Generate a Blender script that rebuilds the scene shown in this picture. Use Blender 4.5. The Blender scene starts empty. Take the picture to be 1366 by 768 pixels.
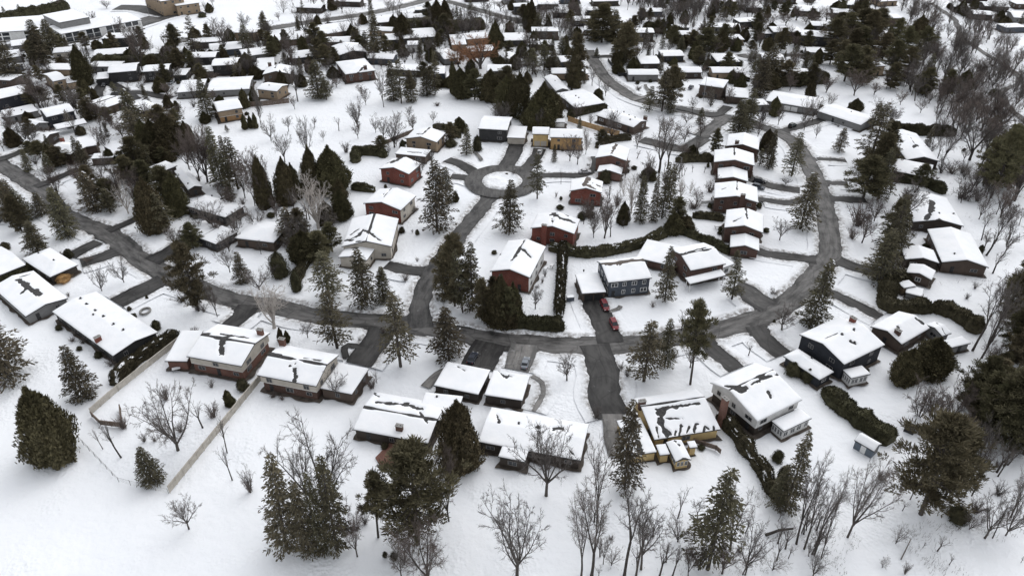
import bpy, math, random
import numpy as np
from mathutils import Vector, Matrix, noise as mnoise

# ------------------------------------------------------------------ camera, world, sun, exposure
SC = bpy.context.scene
COL = SC.collection
CAM_H, PITCH, FPX = 120.0, math.radians(34.0), 1000.0
cam_data = bpy.data.cameras.new("camera")
cam_data.sensor_width = 36.0
cam_data.lens = 36.0 * FPX / 1366.0
cam_data.clip_start, cam_data.clip_end = 1.0, 6000.0
cam = bpy.data.objects.new("camera", cam_data)
COL.objects.link(cam)
cam.location = (0, 0, CAM_H)
cam.rotation_euler = (math.radians(90) - PITCH, 0, 0)
SC.camera = cam

SUN_EL, SUN_AZ = 52.0, 35.0          # degrees; azimuth clockwise from +Y (the far side of the picture)
world = bpy.data.worlds.new("World")
SC.world = world
world.use_nodes = True
wn, wl = world.node_tree.nodes, world.node_tree.links
wn.clear()
sky = wn.new("ShaderNodeTexSky")
sky.sky_type = 'NISHITA'
sky.sun_disc = False
sky.sun_elevation = math.radians(SUN_EL)
sky.sun_rotation = math.radians(SUN_AZ)
sky.air_density, sky.dust_density, sky.ozone_density = 1.0, 1.2, 1.0
hsv = wn.new("ShaderNodeHueSaturation")
hsv.inputs['Saturation'].default_value = 0.16      # cloud cover: nearly grey light
bg = wn.new("ShaderNodeBackground")
bg.inputs['Strength'].default_value = 0.15
wo = wn.new("ShaderNodeOutputWorld")
wl.new(sky.outputs[0], hsv.inputs['Color'])
wl.new(hsv.outputs[0], bg.inputs['Color'])
wl.new(bg.outputs[0], wo.inputs['Surface'])
sun_data = bpy.data.lights.new("sun", 'SUN')
sun_data.energy, sun_data.angle, sun_data.color = 0.5, math.radians(100), (1.0, 0.97, 0.93)
sun = bpy.data.objects.new("sun", sun_data)
COL.objects.link(sun)
_d = Vector((math.sin(math.radians(SUN_AZ)) * math.cos(math.radians(SUN_EL)),
             math.cos(math.radians(SUN_AZ)) * math.cos(math.radians(SUN_EL)), math.sin(math.radians(SUN_EL))))
sun.rotation_euler = _d.to_track_quat('Z', 'Y').to_euler()
SC.view_settings.view_transform = 'Standard'
SC.view_settings.look = 'None'
SC.view_settings.exposure = 0.70
SC.view_settings.gamma = 1.0
SC.view_settings.use_curve_mapping = False

# ------------------------------------------------------------------ survey: from a photo coordinate to a place on the ground
SP, CP = math.sin(PITCH), math.cos(PITCH)
REG = {'a': (0, 500, 2.867), 'b': (330, 500, 2.867), 'c': (660, 500, 2.867), 'd': (1000, 500, 2.866),
       'e': (0, 320, 3.794), 'f': (330, 320, 3.794), 'g': (660, 320, 3.794), 'h': (1000, 320, 3.732),
       'i': (0, 150, 3.794), 'j': (330, 150, 3.794), 'k': (660, 150, 3.794), 'l': (1000, 150, 3.732),
       'm': (0, 0, 3.794), 'n': (330, 0, 3.794), 'o': (660, 0, 3.794), 'p': (1000, 0, 3.732), 'z': (0, 0, 1.0)}

def px(r, x, y):
    x0, y0, s = REG[r]
    return x0 + x / s, y0 + y / s

def ground(u, v, z=0.0):
    dx, dy = (u - 683.0) / FPX, (384.0 - v) / FPX
    d = Vector((dx, CP + dy * SP, -SP + dy * CP))
    t = (z - CAM_H) / d.z
    return Vector((d.x * t, d.y * t, z))

def G(r, x, y, z=0.0):
    return ground(*px(r, x, y), z)

def project(p):
    q = p[2] - CAM_H
    c = p[1] * CP - q * SP
    u = p[1] * SP + q * CP
    return 683 + FPX * p[0] / c, 384 - FPX * u / c, c

def height_to(p, v):
    t = (384.0 - v) / FPX
    return p.y * (t * CP - SP) / (CP + t * SP) + CAM_H

# ------------------------------------------------------------------ helpers
def mesh(name, verts, faces, mats, midx=None, smooth=False):
    me = bpy.data.meshes.new(name)
    me.from_pydata([tuple(v) for v in verts], [], faces)
    for m in mats:
        me.materials.append(m)
    if midx is not None:
        me.polygons.foreach_set('material_index', midx)
    if smooth:
        me.polygons.foreach_set('use_smooth', [True] * len(me.polygons))
    me.update()
    return me

def link(name, me, parent=None):
    o = bpy.data.objects.new(name, me)
    COL.objects.link(o)
    if parent is not None:
        o.parent = parent
    return o

def tag(o, label=None, cat=None, group=None, kind=None):
    for k, v in (('label', label), ('category', cat), ('group', group), ('kind', kind)):
        if v:
            o[k] = v
    return o

class MB:
    def __init__(self):
        self.v, self.f, self.m = [], [], []

    def poly(self, pts, mi=0):
        n = len(self.v)
        self.v += [tuple(p) for p in pts]
        self.f.append(tuple(range(n, n + len(pts))))
        self.m.append(mi)

    def box(self, c, s, mi=0, M=None):
        x, y, z = s[0] / 2, s[1] / 2, s[2] / 2
        n = len(self.v)
        for sx, sy, sz in ((-1, -1, -1), (1, -1, -1), (1, 1, -1), (-1, 1, -1), (-1, -1, 1), (1, -1, 1), (1, 1, 1), (-1, 1, 1)):
            p = Vector((c[0] + sx * x, c[1] + sy * y, c[2] + sz * z))
            self.v.append(tuple(M @ p) if M else tuple(p))
        for q in ((0, 3, 2, 1), (4, 5, 6, 7), (0, 1, 5, 4), (1, 2, 6, 5), (2, 3, 7, 6), (3, 0, 4, 7)):
            self.f.append(tuple(n + i for i in q))
            self.m.append(mi)

    def tube(self, pts, rads, sides=3, mi=0):
        n0 = len(self.v)
        prev = None
        for i, p in enumerate(pts):
            a = pts[max(i - 1, 0)]
            b = pts[min(i + 1, len(pts) - 1)]
            t = Vector(b) - Vector(a)
            if t.length < 1e-9:
                t = Vector((0, 0, 1))
            t.normalize()
            ref = Vector((1, 0, 0)) if abs(t.x) < 0.8 else Vector((0, 1, 0))
            s = t.cross(ref).normalized()
            w = t.cross(s)
            for k in range(sides):
                an = 2 * math.pi * k / sides
                self.v.append(tuple(Vector(p) + (s * math.cos(an) + w * math.sin(an)) * rads[i]))
        for i in range(len(pts) - 1):
            for k in range(sides):
                k2 = (k + 1) % sides
                self.f.append((n0 + i * sides + k, n0 + i * sides + k2, n0 + (i + 1) * sides + k2, n0 + (i + 1) * sides + k))
                self.m.append(mi)
        self.f.append(tuple(n0 + (len(pts) - 1) * sides + k for k in range(sides)))
        self.m.append(mi)

    def mesh(self, name, mats, smooth=False):
        return mesh(name, self.v, self.f, mats, self.m, smooth)

    def build(self, name, mats, parent=None, smooth=False):
        return link(name, self.mesh(name, mats, smooth), parent)

def fnoise(x, y, z=0.0):
    return mnoise.noise(Vector((x, y, z)))

def smooth01(t):
    t = np.clip(t, 0, 1)
    return t * t * (3 - 2 * t)

def vnoise(x, y, seed=0):
    """value noise on arrays, about -1..1"""
    xi, yi = np.floor(x).astype(np.int64), np.floor(y).astype(np.int64)
    fx, fy = x - xi, y - yi
    fx, fy = fx * fx * (3 - 2 * fx), fy * fy * (3 - 2 * fy)
    def hsh(a, b):
        n = (a * 374761393 + b * 668265263 + seed * 1442695041) & 0xffffffff
        n = ((n ^ (n >> 13)) * 1274126177) & 0xffffffff
        return ((n ^ (n >> 16)) & 0xffff) / 32767.5 - 1
    a = hsh(xi, yi) * (1 - fx) + hsh(xi + 1, yi) * fx
    b = hsh(xi, yi + 1) * (1 - fx) + hsh(xi + 1, yi + 1) * fx
    return a * (1 - fy) + b * fy

# ------------------------------------------------------------------ materials
def mat(name, rough=0.8):
    m = bpy.data.materials.new(name)
    m.use_nodes = True
    b = m.node_tree.nodes['Principled BSDF']
    b.inputs['Roughness'].default_value = rough
    b.inputs['Specular IOR Level'].default_value = 0.25
    return m, m.node_tree.nodes, m.node_tree.links, b

def ramp(n, l, src, stops):
    r = n.new('ShaderNodeValToRGB')
    while len(r.color_ramp.elements) < len(stops):
        r.color_ramp.elements.new(0.5)
    for e, (p, c) in zip(r.color_ramp.elements, stops):
        e.position = p
        e.color = (*c, 1) if len(c) == 3 else c
    l.new(src, r.inputs[0])
    return r.outputs[0]

def tex(n, l, vec, scale, detail=4, rough=0.55, kind='Noise'):
    t = n.new('ShaderNodeTexNoise')
    t.inputs['Scale'].default_value = scale
    t.inputs['Detail'].default_value = detail
    t.inputs['Roughness'].default_value = rough
    if vec is not None:
        l.new(vec, t.inputs['Vector'])
    return t.outputs['Fac']

def coords(n, kind='Object'):
    if kind == 'World':
        return n.new('ShaderNodeNewGeometry').outputs['Position']
    return n.new('ShaderNodeTexCoord').outputs[kind]

def mixc(n, l, fac, a, b, mode='MIX'):
    m = n.new('ShaderNodeMix')
    m.data_type = 'RGBA'
    m.blend_type = mode
    for key, val in ((0, fac), (6, a), (7, b)):
        if hasattr(val, 'is_output'):
            l.new(val, m.inputs[key])
        elif key == 0:
            m.inputs[0].default_value = val
        else:
            m.inputs[key].default_value = (*val, 1)
    return m.outputs[2]

def bump(n, l, b, src, strength, dist):
    bp = n.new('ShaderNodeBump')
    bp.inputs['Strength'].default_value = strength
    bp.inputs['Distance'].default_value = dist
    l.new(src, bp.inputs['Height'])
    l.new(bp.outputs[0], b.inputs['Normal'])

def varied(name, c1, c2, scale=0.6, rough=0.85, bscale=None, bdist=0.05, kind='World', rnd=0.0):
    m, n, l, b = mat(name, rough)
    v = coords(n, kind)
    col = ramp(n, l, tex(n, l, v, scale), [(0.32, c1), (0.68, c2)])
    if rnd:
        oi = n.new('ShaderNodeObjectInfo')
        h = n.new('ShaderNodeHueSaturation')
        mr = n.new('ShaderNodeMapRange')
        mr.inputs['To Min'].default_value, mr.inputs['To Max'].default_value = 1 - rnd, 1 + rnd
        l.new(oi.outputs['Random'], mr.inputs['Value'])
        l.new(mr.outputs[0], h.inputs['Value'])
        l.new(col, h.inputs['Color'])
        col = h.outputs[0]
    l.new(col, b.inputs['Base Color'])
    if bscale:
        bump(n, l, b, tex(n, l, v, bscale), 0.6, bdist)
    return m

M = {}

def make_snow(name, dirt):
    m, n, l, b = mat(name, 0.75)
    v = coords(n, 'World')
    base = ramp(n, l, tex(n, l, v, 0.05, 5), [(0.3, (0.80, 0.82, 0.85)), (0.7, (0.855, 0.87, 0.89))])
    if dirt:
        at = n.new('ShaderNodeAttribute'); at.attribute_name = 'grit'
        d = ramp(n, l, tex(n, l, v, 0.9, 6, 0.7), [(0.36, (0, 0, 0)), (0.60, (1, 1, 1))])
        sc = n.new('ShaderNodeMath'); sc.operation = 'MULTIPLY'; l.new(at.outputs['Fac'], sc.inputs[1])
        l.new(d, sc.inputs[0])
        base = mixc(n, l, sc.outputs[0], base, (0.20, 0.185, 0.17))
    l.new(base, b.inputs['Base Color'])
    t1 = tex(n, l, v, 0.35, 6, 0.6)
    if not dirt:
        # trodden and wind-crusted patches: shallow dimples where a broad noise says so
        vo = n.new('ShaderNodeTexVoronoi'); vo.inputs['Scale'].default_value = 1.3
        l.new(v, vo.inputs['Vector'])
        mk = ramp(n, l, tex(n, l, v, 0.045, 4, 0.6), [(0.50, (0, 0, 0)), (0.60, (1, 1, 1))])
        mm = n.new('ShaderNodeMath'); mm.operation = 'MULTIPLY'
        l.new(mk, mm.inputs[0]); l.new(vo.outputs['Distance'], mm.inputs[1])
        ad = n.new('ShaderNodeMath'); ad.operation = 'MULTIPLY_ADD'; ad.inputs[1].default_value = 0.55
        l.new(mm.outputs[0], ad.inputs[0]); l.new(t1, ad.inputs[2])
        t1 = ad.outputs[0]
    bump(n, l, b, t1, 0.65, 0.6 if not dirt else 0.9)
    return m

M['snow'] = make_snow('ground_snow', 0.0)
M['bank'] = make_snow('ploughed_snow', 0.85)
M['roofsnow'] = varied('roof_snow', (0.80, 0.82, 0.845), (0.87, 0.875, 0.89), 0.3, 0.7, 1.2, 0.10)

def make_road(name, wet, dry, snowy, streak):
    m, n, l, b = mat(name, 0.6)
    uv = coords(n, 'UV')
    wp = coords(n, 'World')
    mp = n.new('ShaderNodeMapping')
    mp.inputs['Scale'].default_value = (0.8, 0.16, 1)
    l.new(uv, mp.inputs[0])
    wear = tex(n, l, mp.outputs[0], 0.9, 6, 0.6)
    broad = tex(n, l, wp, 0.13, 7, 0.65)
    ad = n.new('ShaderNodeMath'); ad.operation = 'MULTIPLY_ADD'; ad.inputs[1].default_value = 0.55
    sc = n.new('ShaderNodeMath'); sc.operation = 'MULTIPLY'; sc.inputs[1].default_value = 0.5
    l.new(broad, sc.inputs[0]); l.new(wear, ad.inputs[0]); l.new(sc.outputs[0], ad.inputs[2])
    # meltwater keeps the edges of the asphalt darker, with a ragged inner limit
    at = n.new('ShaderNodeAttribute'); at.attribute_name = 'edge'
    ed = n.new('ShaderNodeMath'); ed.operation = 'MULTIPLY_ADD'; ed.inputs[1].default_value = -0.16
    pw = n.new('ShaderNodeMath'); pw.operation = 'POWER'; pw.inputs[1].default_value = 4.0
    l.new(at.outputs['Fac'], pw.inputs[0]); l.new(pw.outputs[0], ed.inputs[0]); l.new(ad.outputs[0], ed.inputs[2])
    col = ramp(n, l, ed.outputs[0], [(0.41, wet), (0.50, tuple((x + y) / 2 for x, y in zip(wet, dry))), (0.60, dry)])
    # cracks and seams
    vo = n.new('ShaderNodeTexVoronoi'); vo.feature = 'DISTANCE_TO_EDGE'; vo.inputs['Scale'].default_value = 0.22
    wv = n.new('ShaderNodeMapping'); wv.inputs['Scale'].default_value = (1.0, 0.55, 1)
    l.new(uv, wv.inputs[0]); l.new(wv.outputs[0], vo.inputs['Vector'])
    ck = ramp(n, l, vo.outputs['Distance'], [(0.0, (0.62, 0.62, 0.62)), (0.03, (1, 1, 1))])
    col = mixc(n, l, 1.0, col, ck, 'MULTIPLY')
    sn = ramp(n, l, tex(n, l, wp, 0.8, 9, 0.72), [(1 - snowy, (0, 0, 0)), (1 - snowy + 0.14, (1, 1, 1))])
    sm = n.new('ShaderNodeMath'); sm.operation = 'MULTIPLY'; sm.inputs[1].default_value = streak
    l.new(sn, sm.inputs[0])
    col = mixc(n, l, sm.outputs[0], col, (0.42, 0.42, 0.43))
    l.new(col, b.inputs['Base Color'])
    bump(n, l, b, tex(n, l, wp, 6, 4), 0.4, 0.03)
    return m

M['road'] = make_road('damp_asphalt', (0.018, 0.017, 0.017), (0.088, 0.085, 0.082), 0.40, 0.45)
M['road2'] = make_road('drier_asphalt', (0.028, 0.027, 0.026), (0.135, 0.13, 0.126), 0.40, 0.4)
M['drive'] = make_road('driveway_asphalt', (0.017, 0.016, 0.016), (0.056, 0.054, 0.052), 0.38, 0.4)
M['path'] = make_road('paved_walk', (0.10, 0.098, 0.095), (0.22, 0.21, 0.20), 0.45, 0.5)

def brick(name, c1, c2, mortar):
    m, n, l, b = mat(name, 0.9)
    g = n.new('ShaderNodeTexCoord').outputs['Object']
    sep = n.new('ShaderNodeSeparateXYZ')
    l.new(g, sep.inputs[0])
    ad = n.new('ShaderNodeMath'); ad.operation = 'ADD'
    l.new(sep.outputs[0], ad.inputs[0]); l.new(sep.outputs[1], ad.inputs[1])
    cb = n.new('ShaderNodeCombineXYZ')
    l.new(ad.outputs[0], cb.inputs[0]); l.new(sep.outputs[2], cb.inputs[1])
    t = n.new('ShaderNodeTexBrick')
    t.inputs['Color1'].default_value = (*c1, 1)
    t.inputs['Color2'].default_value = (*c2, 1)
    t.inputs['Mortar'].default_value = (*mortar, 1)
    t.inputs['Scale'].default_value = 3.6
    t.inputs['Mortar Size'].default_value = 0.016
    l.new(cb.outputs[0], t.inputs['Vector'])
    s = ramp(n, l, tex(n, l, g, 0.5, 5), [(0.3, (0.75, 0.75, 0.75)), (0.7, (1.15, 1.12, 1.1))])
    l.new(mixc(n, l, 1.0, t.outputs['Color'], s, 'MULTIPLY'), b.inputs['Base Color'])
    return m

def siding(name, c, step=0.22):
    m, n, l, b = mat(name, 0.7)
    g = n.new('ShaderNodeTexCoord').outputs['Object']
    sep = n.new('ShaderNodeSeparateXYZ')
    l.new(g, sep.inputs[0])
    mu = n.new('ShaderNodeMath'); mu.operation = 'DIVIDE'; mu.inputs[1].default_value = step
    l.new(sep.outputs[2], mu.inputs[0])
    fr = n.new('ShaderNodeMath'); fr.operation = 'FRACT'
    l.new(mu.outputs[0], fr.inputs[0])
    d = ramp(n, l, fr.outputs[0], [(0.0, tuple(x * 0.6 for x in c)), (0.15, c)])
    s = ramp(n, l, tex(n, l, g, 0.7, 5), [(0.3, (0.84, 0.83, 0.82)), (0.7, (1.06, 1.06, 1.06))])
    l.new(mixc(n, l, 1.0, d, s, 'MULTIPLY'), b.inputs['Base Color'])
    bump(n, l, b, fr.outputs[0], 0.5, 0.03)
    return m

M['brick_red'] = brick('red_brick', (0.194, 0.054, 0.036), (0.144, 0.040, 0.029), (0.180, 0.144, 0.130))
M['brick_dull'] = brick('dull_red_brick', (0.160, 0.076, 0.058), (0.124, 0.058, 0.044), (0.160, 0.136, 0.120))
M['brick_brown'] = brick('brown_brick', (0.105, 0.058, 0.044), (0.075, 0.042, 0.034), (0.116, 0.102, 0.095))
M['brick_rose'] = brick('rose_brick', (0.195, 0.098, 0.075), (0.150, 0.075, 0.060), (0.195, 0.165, 0.150))
M['brick_gold'] = brick('golden_brick', (0.42, 0.27, 0.12), (0.34, 0.21, 0.09), (0.36, 0.28, 0.18))
M['cream'] = siding('cream_siding', (0.468, 0.432, 0.378))
M['white'] = siding('white_siding', (0.66, 0.66, 0.65))
M['grey'] = siding('grey_siding', (0.200, 0.200, 0.200))
M['shedblue'] = siding('faded_blue_siding', (0.12, 0.145, 0.175))
M['navy'] = siding('navy_siding', (0.029, 0.032, 0.040))
M['slate'] = siding('slate_blue_siding', (0.072, 0.083, 0.102))
M['char'] = siding('charcoal_siding', (0.038, 0.038, 0.039))
M['dkbrown'] = siding('dark_brown_siding', (0.052, 0.042, 0.035))
M['brown'] = siding('brown_siding', (0.091, 0.068, 0.055))
M['tan'] = siding('tan_siding', (0.289, 0.221, 0.153))
M['yellow'] = siding('yellow_siding', (0.55, 0.41, 0.20))
M['wood'] = siding('cedar_wood', (0.33, 0.2, 0.1), 0.16)
M['roof'] = varied('dark_shingles', (0.03, 0.03, 0.031), (0.075, 0.072, 0.07), 2.2, 0.9, 9, 0.02)
M['roofbrown'] = varied('brown_shingles', (0.085, 0.07, 0.06), (0.15, 0.13, 0.115), 2.2, 0.9, 9, 0.02)
M['trim'] = varied('white_painted_trim', (0.6, 0.6, 0.6), (0.7, 0.7, 0.69), 3, 0.5)
M['soil_shade'] = varied('bare_wet_soil_and_shade', (0.045, 0.038, 0.032), (0.12, 0.10, 0.085), 0.7, 0.95, 3, 0.08)  # bare earth by the walls, its dark tone doubling as painted shade
M['greyframe'] = varied('dull_window_frame', (0.16, 0.155, 0.15), (0.26, 0.25, 0.245), 3, 0.6)
M['dark'] = varied('black_metal', (0.02, 0.02, 0.02), (0.04, 0.04, 0.042), 3, 0.5)
M['concrete'] = varied('weathered_concrete', (0.24, 0.235, 0.225), (0.36, 0.35, 0.335), 1.5, 0.9)
M['fence'] = varied('tan_fence_boards', (0.36, 0.335, 0.295), (0.50, 0.465, 0.415), 0.8, 0.9)
M['fencebrown'] = varied('brown_fence_boards', (0.10, 0.075, 0.06), (0.17, 0.13, 0.105), 0.8, 0.9)
M['fencetan'] = varied('golden_fence_boards', (0.30, 0.19, 0.09), (0.45, 0.30, 0.15), 0.8, 0.9)
M['steel'] = varied('galvanised_steel', (0.2, 0.2, 0.2), (0.32, 0.32, 0.32), 2, 0.5)
m, n_, l_, b_ = mat('window_glass', 0.08)
b_.inputs['Specular IOR Level'].default_value = 0.5
l_.new(ramp(n_, l_, tex(n_, l_, coords(n_, 'World'), 0.8), [(0.3, (0.012, 0.014, 0.017)), (0.7, (0.05, 0.055, 0.06))]), b_.inputs['Base Color'])
M['glass'] = m

def paint(name, c):
    m, n, l, b = mat(name, 0.38)
    b.inputs['Specular IOR Level'].default_value = 0.3
    l.new(ramp(n, l, tex(n, l, coords(n), 1.2, 5), [(0.3, tuple(x * 0.8 for x in c)), (0.7, c)]), b.inputs['Base Color'])
    b.inputs['Coat Weight'].default_value = 0.05
    return m

def foliage(name, dark, light, sc=0.9):
    m, n, l, b = mat(name, 0.8)
    b.inputs['Specular IOR Level'].default_value = 0.12
    g = coords(n, 'World')
    col = ramp(n, l, tex(n, l, g, sc, 5, 0.65), [(0.34, dark), (0.7, light)])
    oi = n.new('ShaderNodeObjectInfo')
    h = n.new('ShaderNodeHueSaturation')
    mr = n.new('ShaderNodeMapRange')
    mr.inputs['To Min'].default_value, mr.inputs['To Max'].default_value = 0.75, 1.3
    l.new(oi.outputs['Random'], mr.inputs['Value'])
    l.new(mr.outputs[0], h.inputs['Value'])
    mr2 = n.new('ShaderNodeMapRange')
    mr2.inputs['To Min'].default_value, mr2.inputs['To Max'].default_value = 0.475, 0.515
    mu = n.new('ShaderNodeMath'); mu.operation = 'MULTIPLY'; mu.inputs[1].default_value = 7.31
    fr = n.new('ShaderNodeMath'); fr.operation = 'FRACT'
    l.new(oi.outputs['Random'], mu.inputs[0]); l.new(mu.outputs[0], fr.inputs[0]); l.new(fr.outputs[0], mr2.inputs['Value'])
    l.new(mr2.outputs[0], h.inputs['Hue'])
    l.new(col, h.inputs['Color'])
    l.new(h.outputs[0], b.inputs['Base Color'])
    return m

M['spruce'] = foliage('spruce_needles', (0.050, 0.046, 0.031), (0.150, 0.135, 0.086))
M['cedar'] = foliage('cedar_foliage', (0.040, 0.036, 0.021), (0.115, 0.102, 0.055))
M['pine'] = foliage('pine_needles', (0.060, 0.056, 0.034), (0.180, 0.162, 0.095))
M['hedge'] = foliage('hedge_foliage', (0.034, 0.032, 0.020), (0.085, 0.078, 0.045))
M['willow'] = foliage('orange_twigs', (0.29, 0.17, 0.085), (0.43, 0.265, 0.14))
M['tanleaf'] = foliage('dry_tan_leaves', (0.25, 0.16, 0.07), (0.42, 0.27, 0.12))
M['bark'] = varied('grey_brown_bark', (0.042, 0.036, 0.032), (0.085, 0.074, 0.067), 2, 0.95, rnd=0.3)
M['twig'] = varied('brown_twigs', (0.095, 0.083, 0.077), (0.165, 0.148, 0.138), 1, 0.95, rnd=0.3)
M['birch'] = varied('pale_birch_bark', (0.30, 0.27, 0.245), (0.46, 0.43, 0.40), 2, 0.9, rnd=0.15)
M['russet'] = varied('reddish_twigs', (0.095, 0.078, 0.07), (0.165, 0.135, 0.122), 1, 0.95, rnd=0.2)

# ------------------------------------------------------------------ the setting: snow field, roads, banks
ALL_ROADS = []       # (points xy array, half width) used to keep banks off crossings

def catmull(pts, step=1.6):
    P = [Vector((p[0], p[1])) for p in pts]
    P = [2 * P[0] - P[1]] + P + [2 * P[-1] - P[-2]]
    out = []
    for i in range(1, len(P) - 2):
        n = max(2, int((P[i + 1] - P[i]).length / step))
        for k in range(n):
            t = k / n
            a, b, c, d = P[i - 1], P[i], P[i + 1], P[i + 2]
            out.append(0.5 * ((2 * b) + (c - a) * t + (2 * a - 5 * b + 4 * c - d) * t * t + (3 * b - a - 3 * c + d) * t ** 3))
    out.append(P[-2])
    return out

def normals(line):
    N = []
    for i in range(len(line)):
        t = (line[min(i + 1, len(line) - 1)] - line[max(i - 1, 0)])
        t.normalize()
        N.append(Vector((-t.y, t.x)))
    return N

ROADZ = [0.03]
LINES = []

def ribbon(name, line, half, z, material, seed=0, jag=0.5):
    N = normals(line)
    vs, fs, uv = [], [], []
    K = 5
    s = 0.0
    for i, (p, nn) in enumerate(zip(line, N)):
        if i:
            s += (p - line[i - 1]).length
        jl = jag * fnoise(s * 0.16, seed * 7.1) * 1.6
        jr = jag * fnoise(s * 0.16, seed * 7.1 + 50) * 1.6
        for k in range(K):
            t = -1 + 2 * k / (K - 1)
            o = t * half + (jl if k == 0 else jr if k == K - 1 else 0)
            q = p + nn * o
            vs.append((q.x, q.y, z))
            uv.append((o + seed * 13.0, s))
    for i in range(len(line) - 1):
        for k in range(K - 1):
            a = i * K + k
            fs.append((a, a + 1, a + K + 1, a + K))
    me = mesh(name, vs, fs, [material])
    L = me.uv_layers.new(name='UVMap')
    li = np.empty(len(me.loops), dtype=np.int32)
    me.loops.foreach_get('vertex_index', li)
    L.data.foreach_set('uv', np.array(uv, dtype=np.float32)[li].ravel())
    ga = me.attributes.new('edge', 'FLOAT', 'POINT')
    ga.data.foreach_set('value', np.tile(np.array([1.0, 0.5, 0.0, 0.5, 1.0]), len(line)))
    o = link(name, me)
    o['kind'] = 'structure'
    return o

def road(name, spec, width, material='road', bank=0.5):
    pts = []
    for r, x, y in spec:
        g = G(r, x, y)
        pts.append((g.x, g.y))
    line = catmull(pts)
    z = ROADZ[0]
    ROADZ[0] += 0.004
    i = len(LINES)
    ribbon(name, line, width / 2, z, M[material], i)
    ALL_ROADS.append((np.array([(p.x, p.y) for p in line]), width / 2))
    LINES.append((i, line, width / 2, bank))

def make_banks():
    for i, line, half, bank in LINES:
        if bank <= 0:
            continue
        N = normals(line)
        for side in (-1, 1):
            offs = np.array([-0.95, -0.35, 0.15, 0.6, 1.0, 1.5, 2.1, 2.8])
            prof = np.array([-0.10, 0.35, 0.8, 1.0, 0.85, 0.5, 0.2, -0.05])
            V = []
            s = 0
            for j, (p, nn) in enumerate(zip(line, N)):
                if j:
                    s += (p - line[j - 1]).length
                amp = bank * (0.75 + 0.7 * fnoise(s * 0.12, i * 3.3 + side))
                wsc = 1 + 0.35 * fnoise(s * 0.09, i * 5.1 + side, 4)
                sh = 0.7 * fnoise(s * 0.25, i * 2.2 + side, 9) + 0.35 * fnoise(s * 0.9, i * 2.2 + side, 4)
                for o, h in zip(offs, prof):
                    q = p + nn * side * (half + o * wsc + (sh if o < 2 else 0) + 0.1)
                    hz = h * amp + (0.14 * fnoise(q.x * 0.9, q.y * 0.9) if h > 0.1 else 0)
                    V.append([q.x, q.y, hz])
            V = np.array(V)
            inside = np.zeros(len(V), dtype=bool)
            for k, (rp, rh) in enumerate(ALL_ROADS):
                if k == i:
                    continue
                lo, hi = rp.min(0) - rh - 2, rp.max(0) + rh + 2
                cand = np.where((V[:, 0] > lo[0]) & (V[:, 0] < hi[0]) & (V[:, 1] > lo[1]) & (V[:, 1] < hi[1]))[0]
                if len(cand):
                    d = np.sqrt(((V[cand, None, :2] - rp[None]) ** 2).sum(2)).min(1)
                    inside[cand[d < rh + 0.25]] = True
            V[inside, 2] = -0.3
            K = len(offs)
            fs = []
            for j in range(len(line) - 1):
                for k in range(K - 1):
                    a = j * K + k
                    ids = (a, a + 1, a + K + 1, a + K)
                    if not all(inside[q] for q in ids):
                        fs.append(ids if side < 0 else ids[::-1])
            me = mesh('snow_bank', V.tolist(), fs, [M['bank']], smooth=True)
            ga = me.attributes.new('grit', 'FLOAT', 'POINT')
            ga.data.foreach_set('value', np.tile(np.array([1.0, 0.95, 0.85, 0.62, 0.35, 0.15, 0.05, 0.0]), len(line)))
            o = link('snow_bank', me)
            o['kind'] = 'structure'

# snow field: one sheet, finely undulating inside the view, reaching well past it
def snow_field():
    nx, ny = 330, 330
    xs = np.concatenate([[-1600, -900], np.linspace(-460, 460, nx), [900, 1600]])
    ys = np.concatenate([[-500, -100], np.linspace(20, 760, ny), [1200, 2200]])
    X, Y = np.meshgrid(xs, ys)
    Z = 0.16 * vnoise(X / 9, Y / 9, 1) + 0.07 * vnoise(X / 3.5, Y / 3.5, 2) - 0.22
    v = np.stack([X, Y, Z], -1).reshape(-1, 3).tolist()
    w = len(xs)
    f = [(j * w + i, j * w + i + 1, (j + 1) * w + i + 1, (j + 1) * w + i) for j in range(len(ys) - 1) for i in range(w - 1)]
    o = link('snowy_ground', mesh('snowy_ground', v, f, [M['snow']], smooth=True))
    o['kind'] = 'structure'

snow_field()
road('road', [('z', -30, 208), ('i', 0, 265), ('i', 200, 390), ('i', 330, 520), ('i', 560, 620), ('e', 700, 90), ('e', 850, 175),
              ('e', 1000, 240), ('e', 1130, 290), ('e', 1300, 330), ('f', 100, 325), ('f', 300, 375), ('f', 500, 402), ('f', 700, 415),
              ('f', 900, 442), ('f', 1100, 480), ('f', 1300, 515), ('g', 200, 522), ('g', 400, 535), ('g', 600, 532), ('g', 800, 517),
              ('g', 950, 490), ('g', 1150, 450), ('g', 1300, 405), ('h', 150, 340), ('h', 260, 250), ('h', 330, 170), ('h', 395, 80),
              ('h', 400, 0), ('l', 390, 560), ('l', 365, 430), ('l', 330, 340), ('l', 285, 245), ('l', 210, 140), ('l', 80, 80),
              ('o', 1180, 600), ('o', 1050, 575), ('o', 900, 550), ('o', 720, 500), ('o', 640, 455), ('o', 560, 395), ('o', 495, 300), ('o', 470, 255)], 7.9, 'road2', 0.55)
road('road', [('f', 880, 445), ('f', 875, 330), ('f', 905, 230), ('f', 965, 120), ('j', 1000, 715), ('j', 1065, 630), ('j', 1130, 550), ('j', 1195, 470), ('z', 654, 262)], 6.8, 'road', 0.55)
road('road', [('o', 1040, 690), ('o', 1110, 640), ('o', 1165, 595)], 7.0, 'road2', 0.4)
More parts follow.
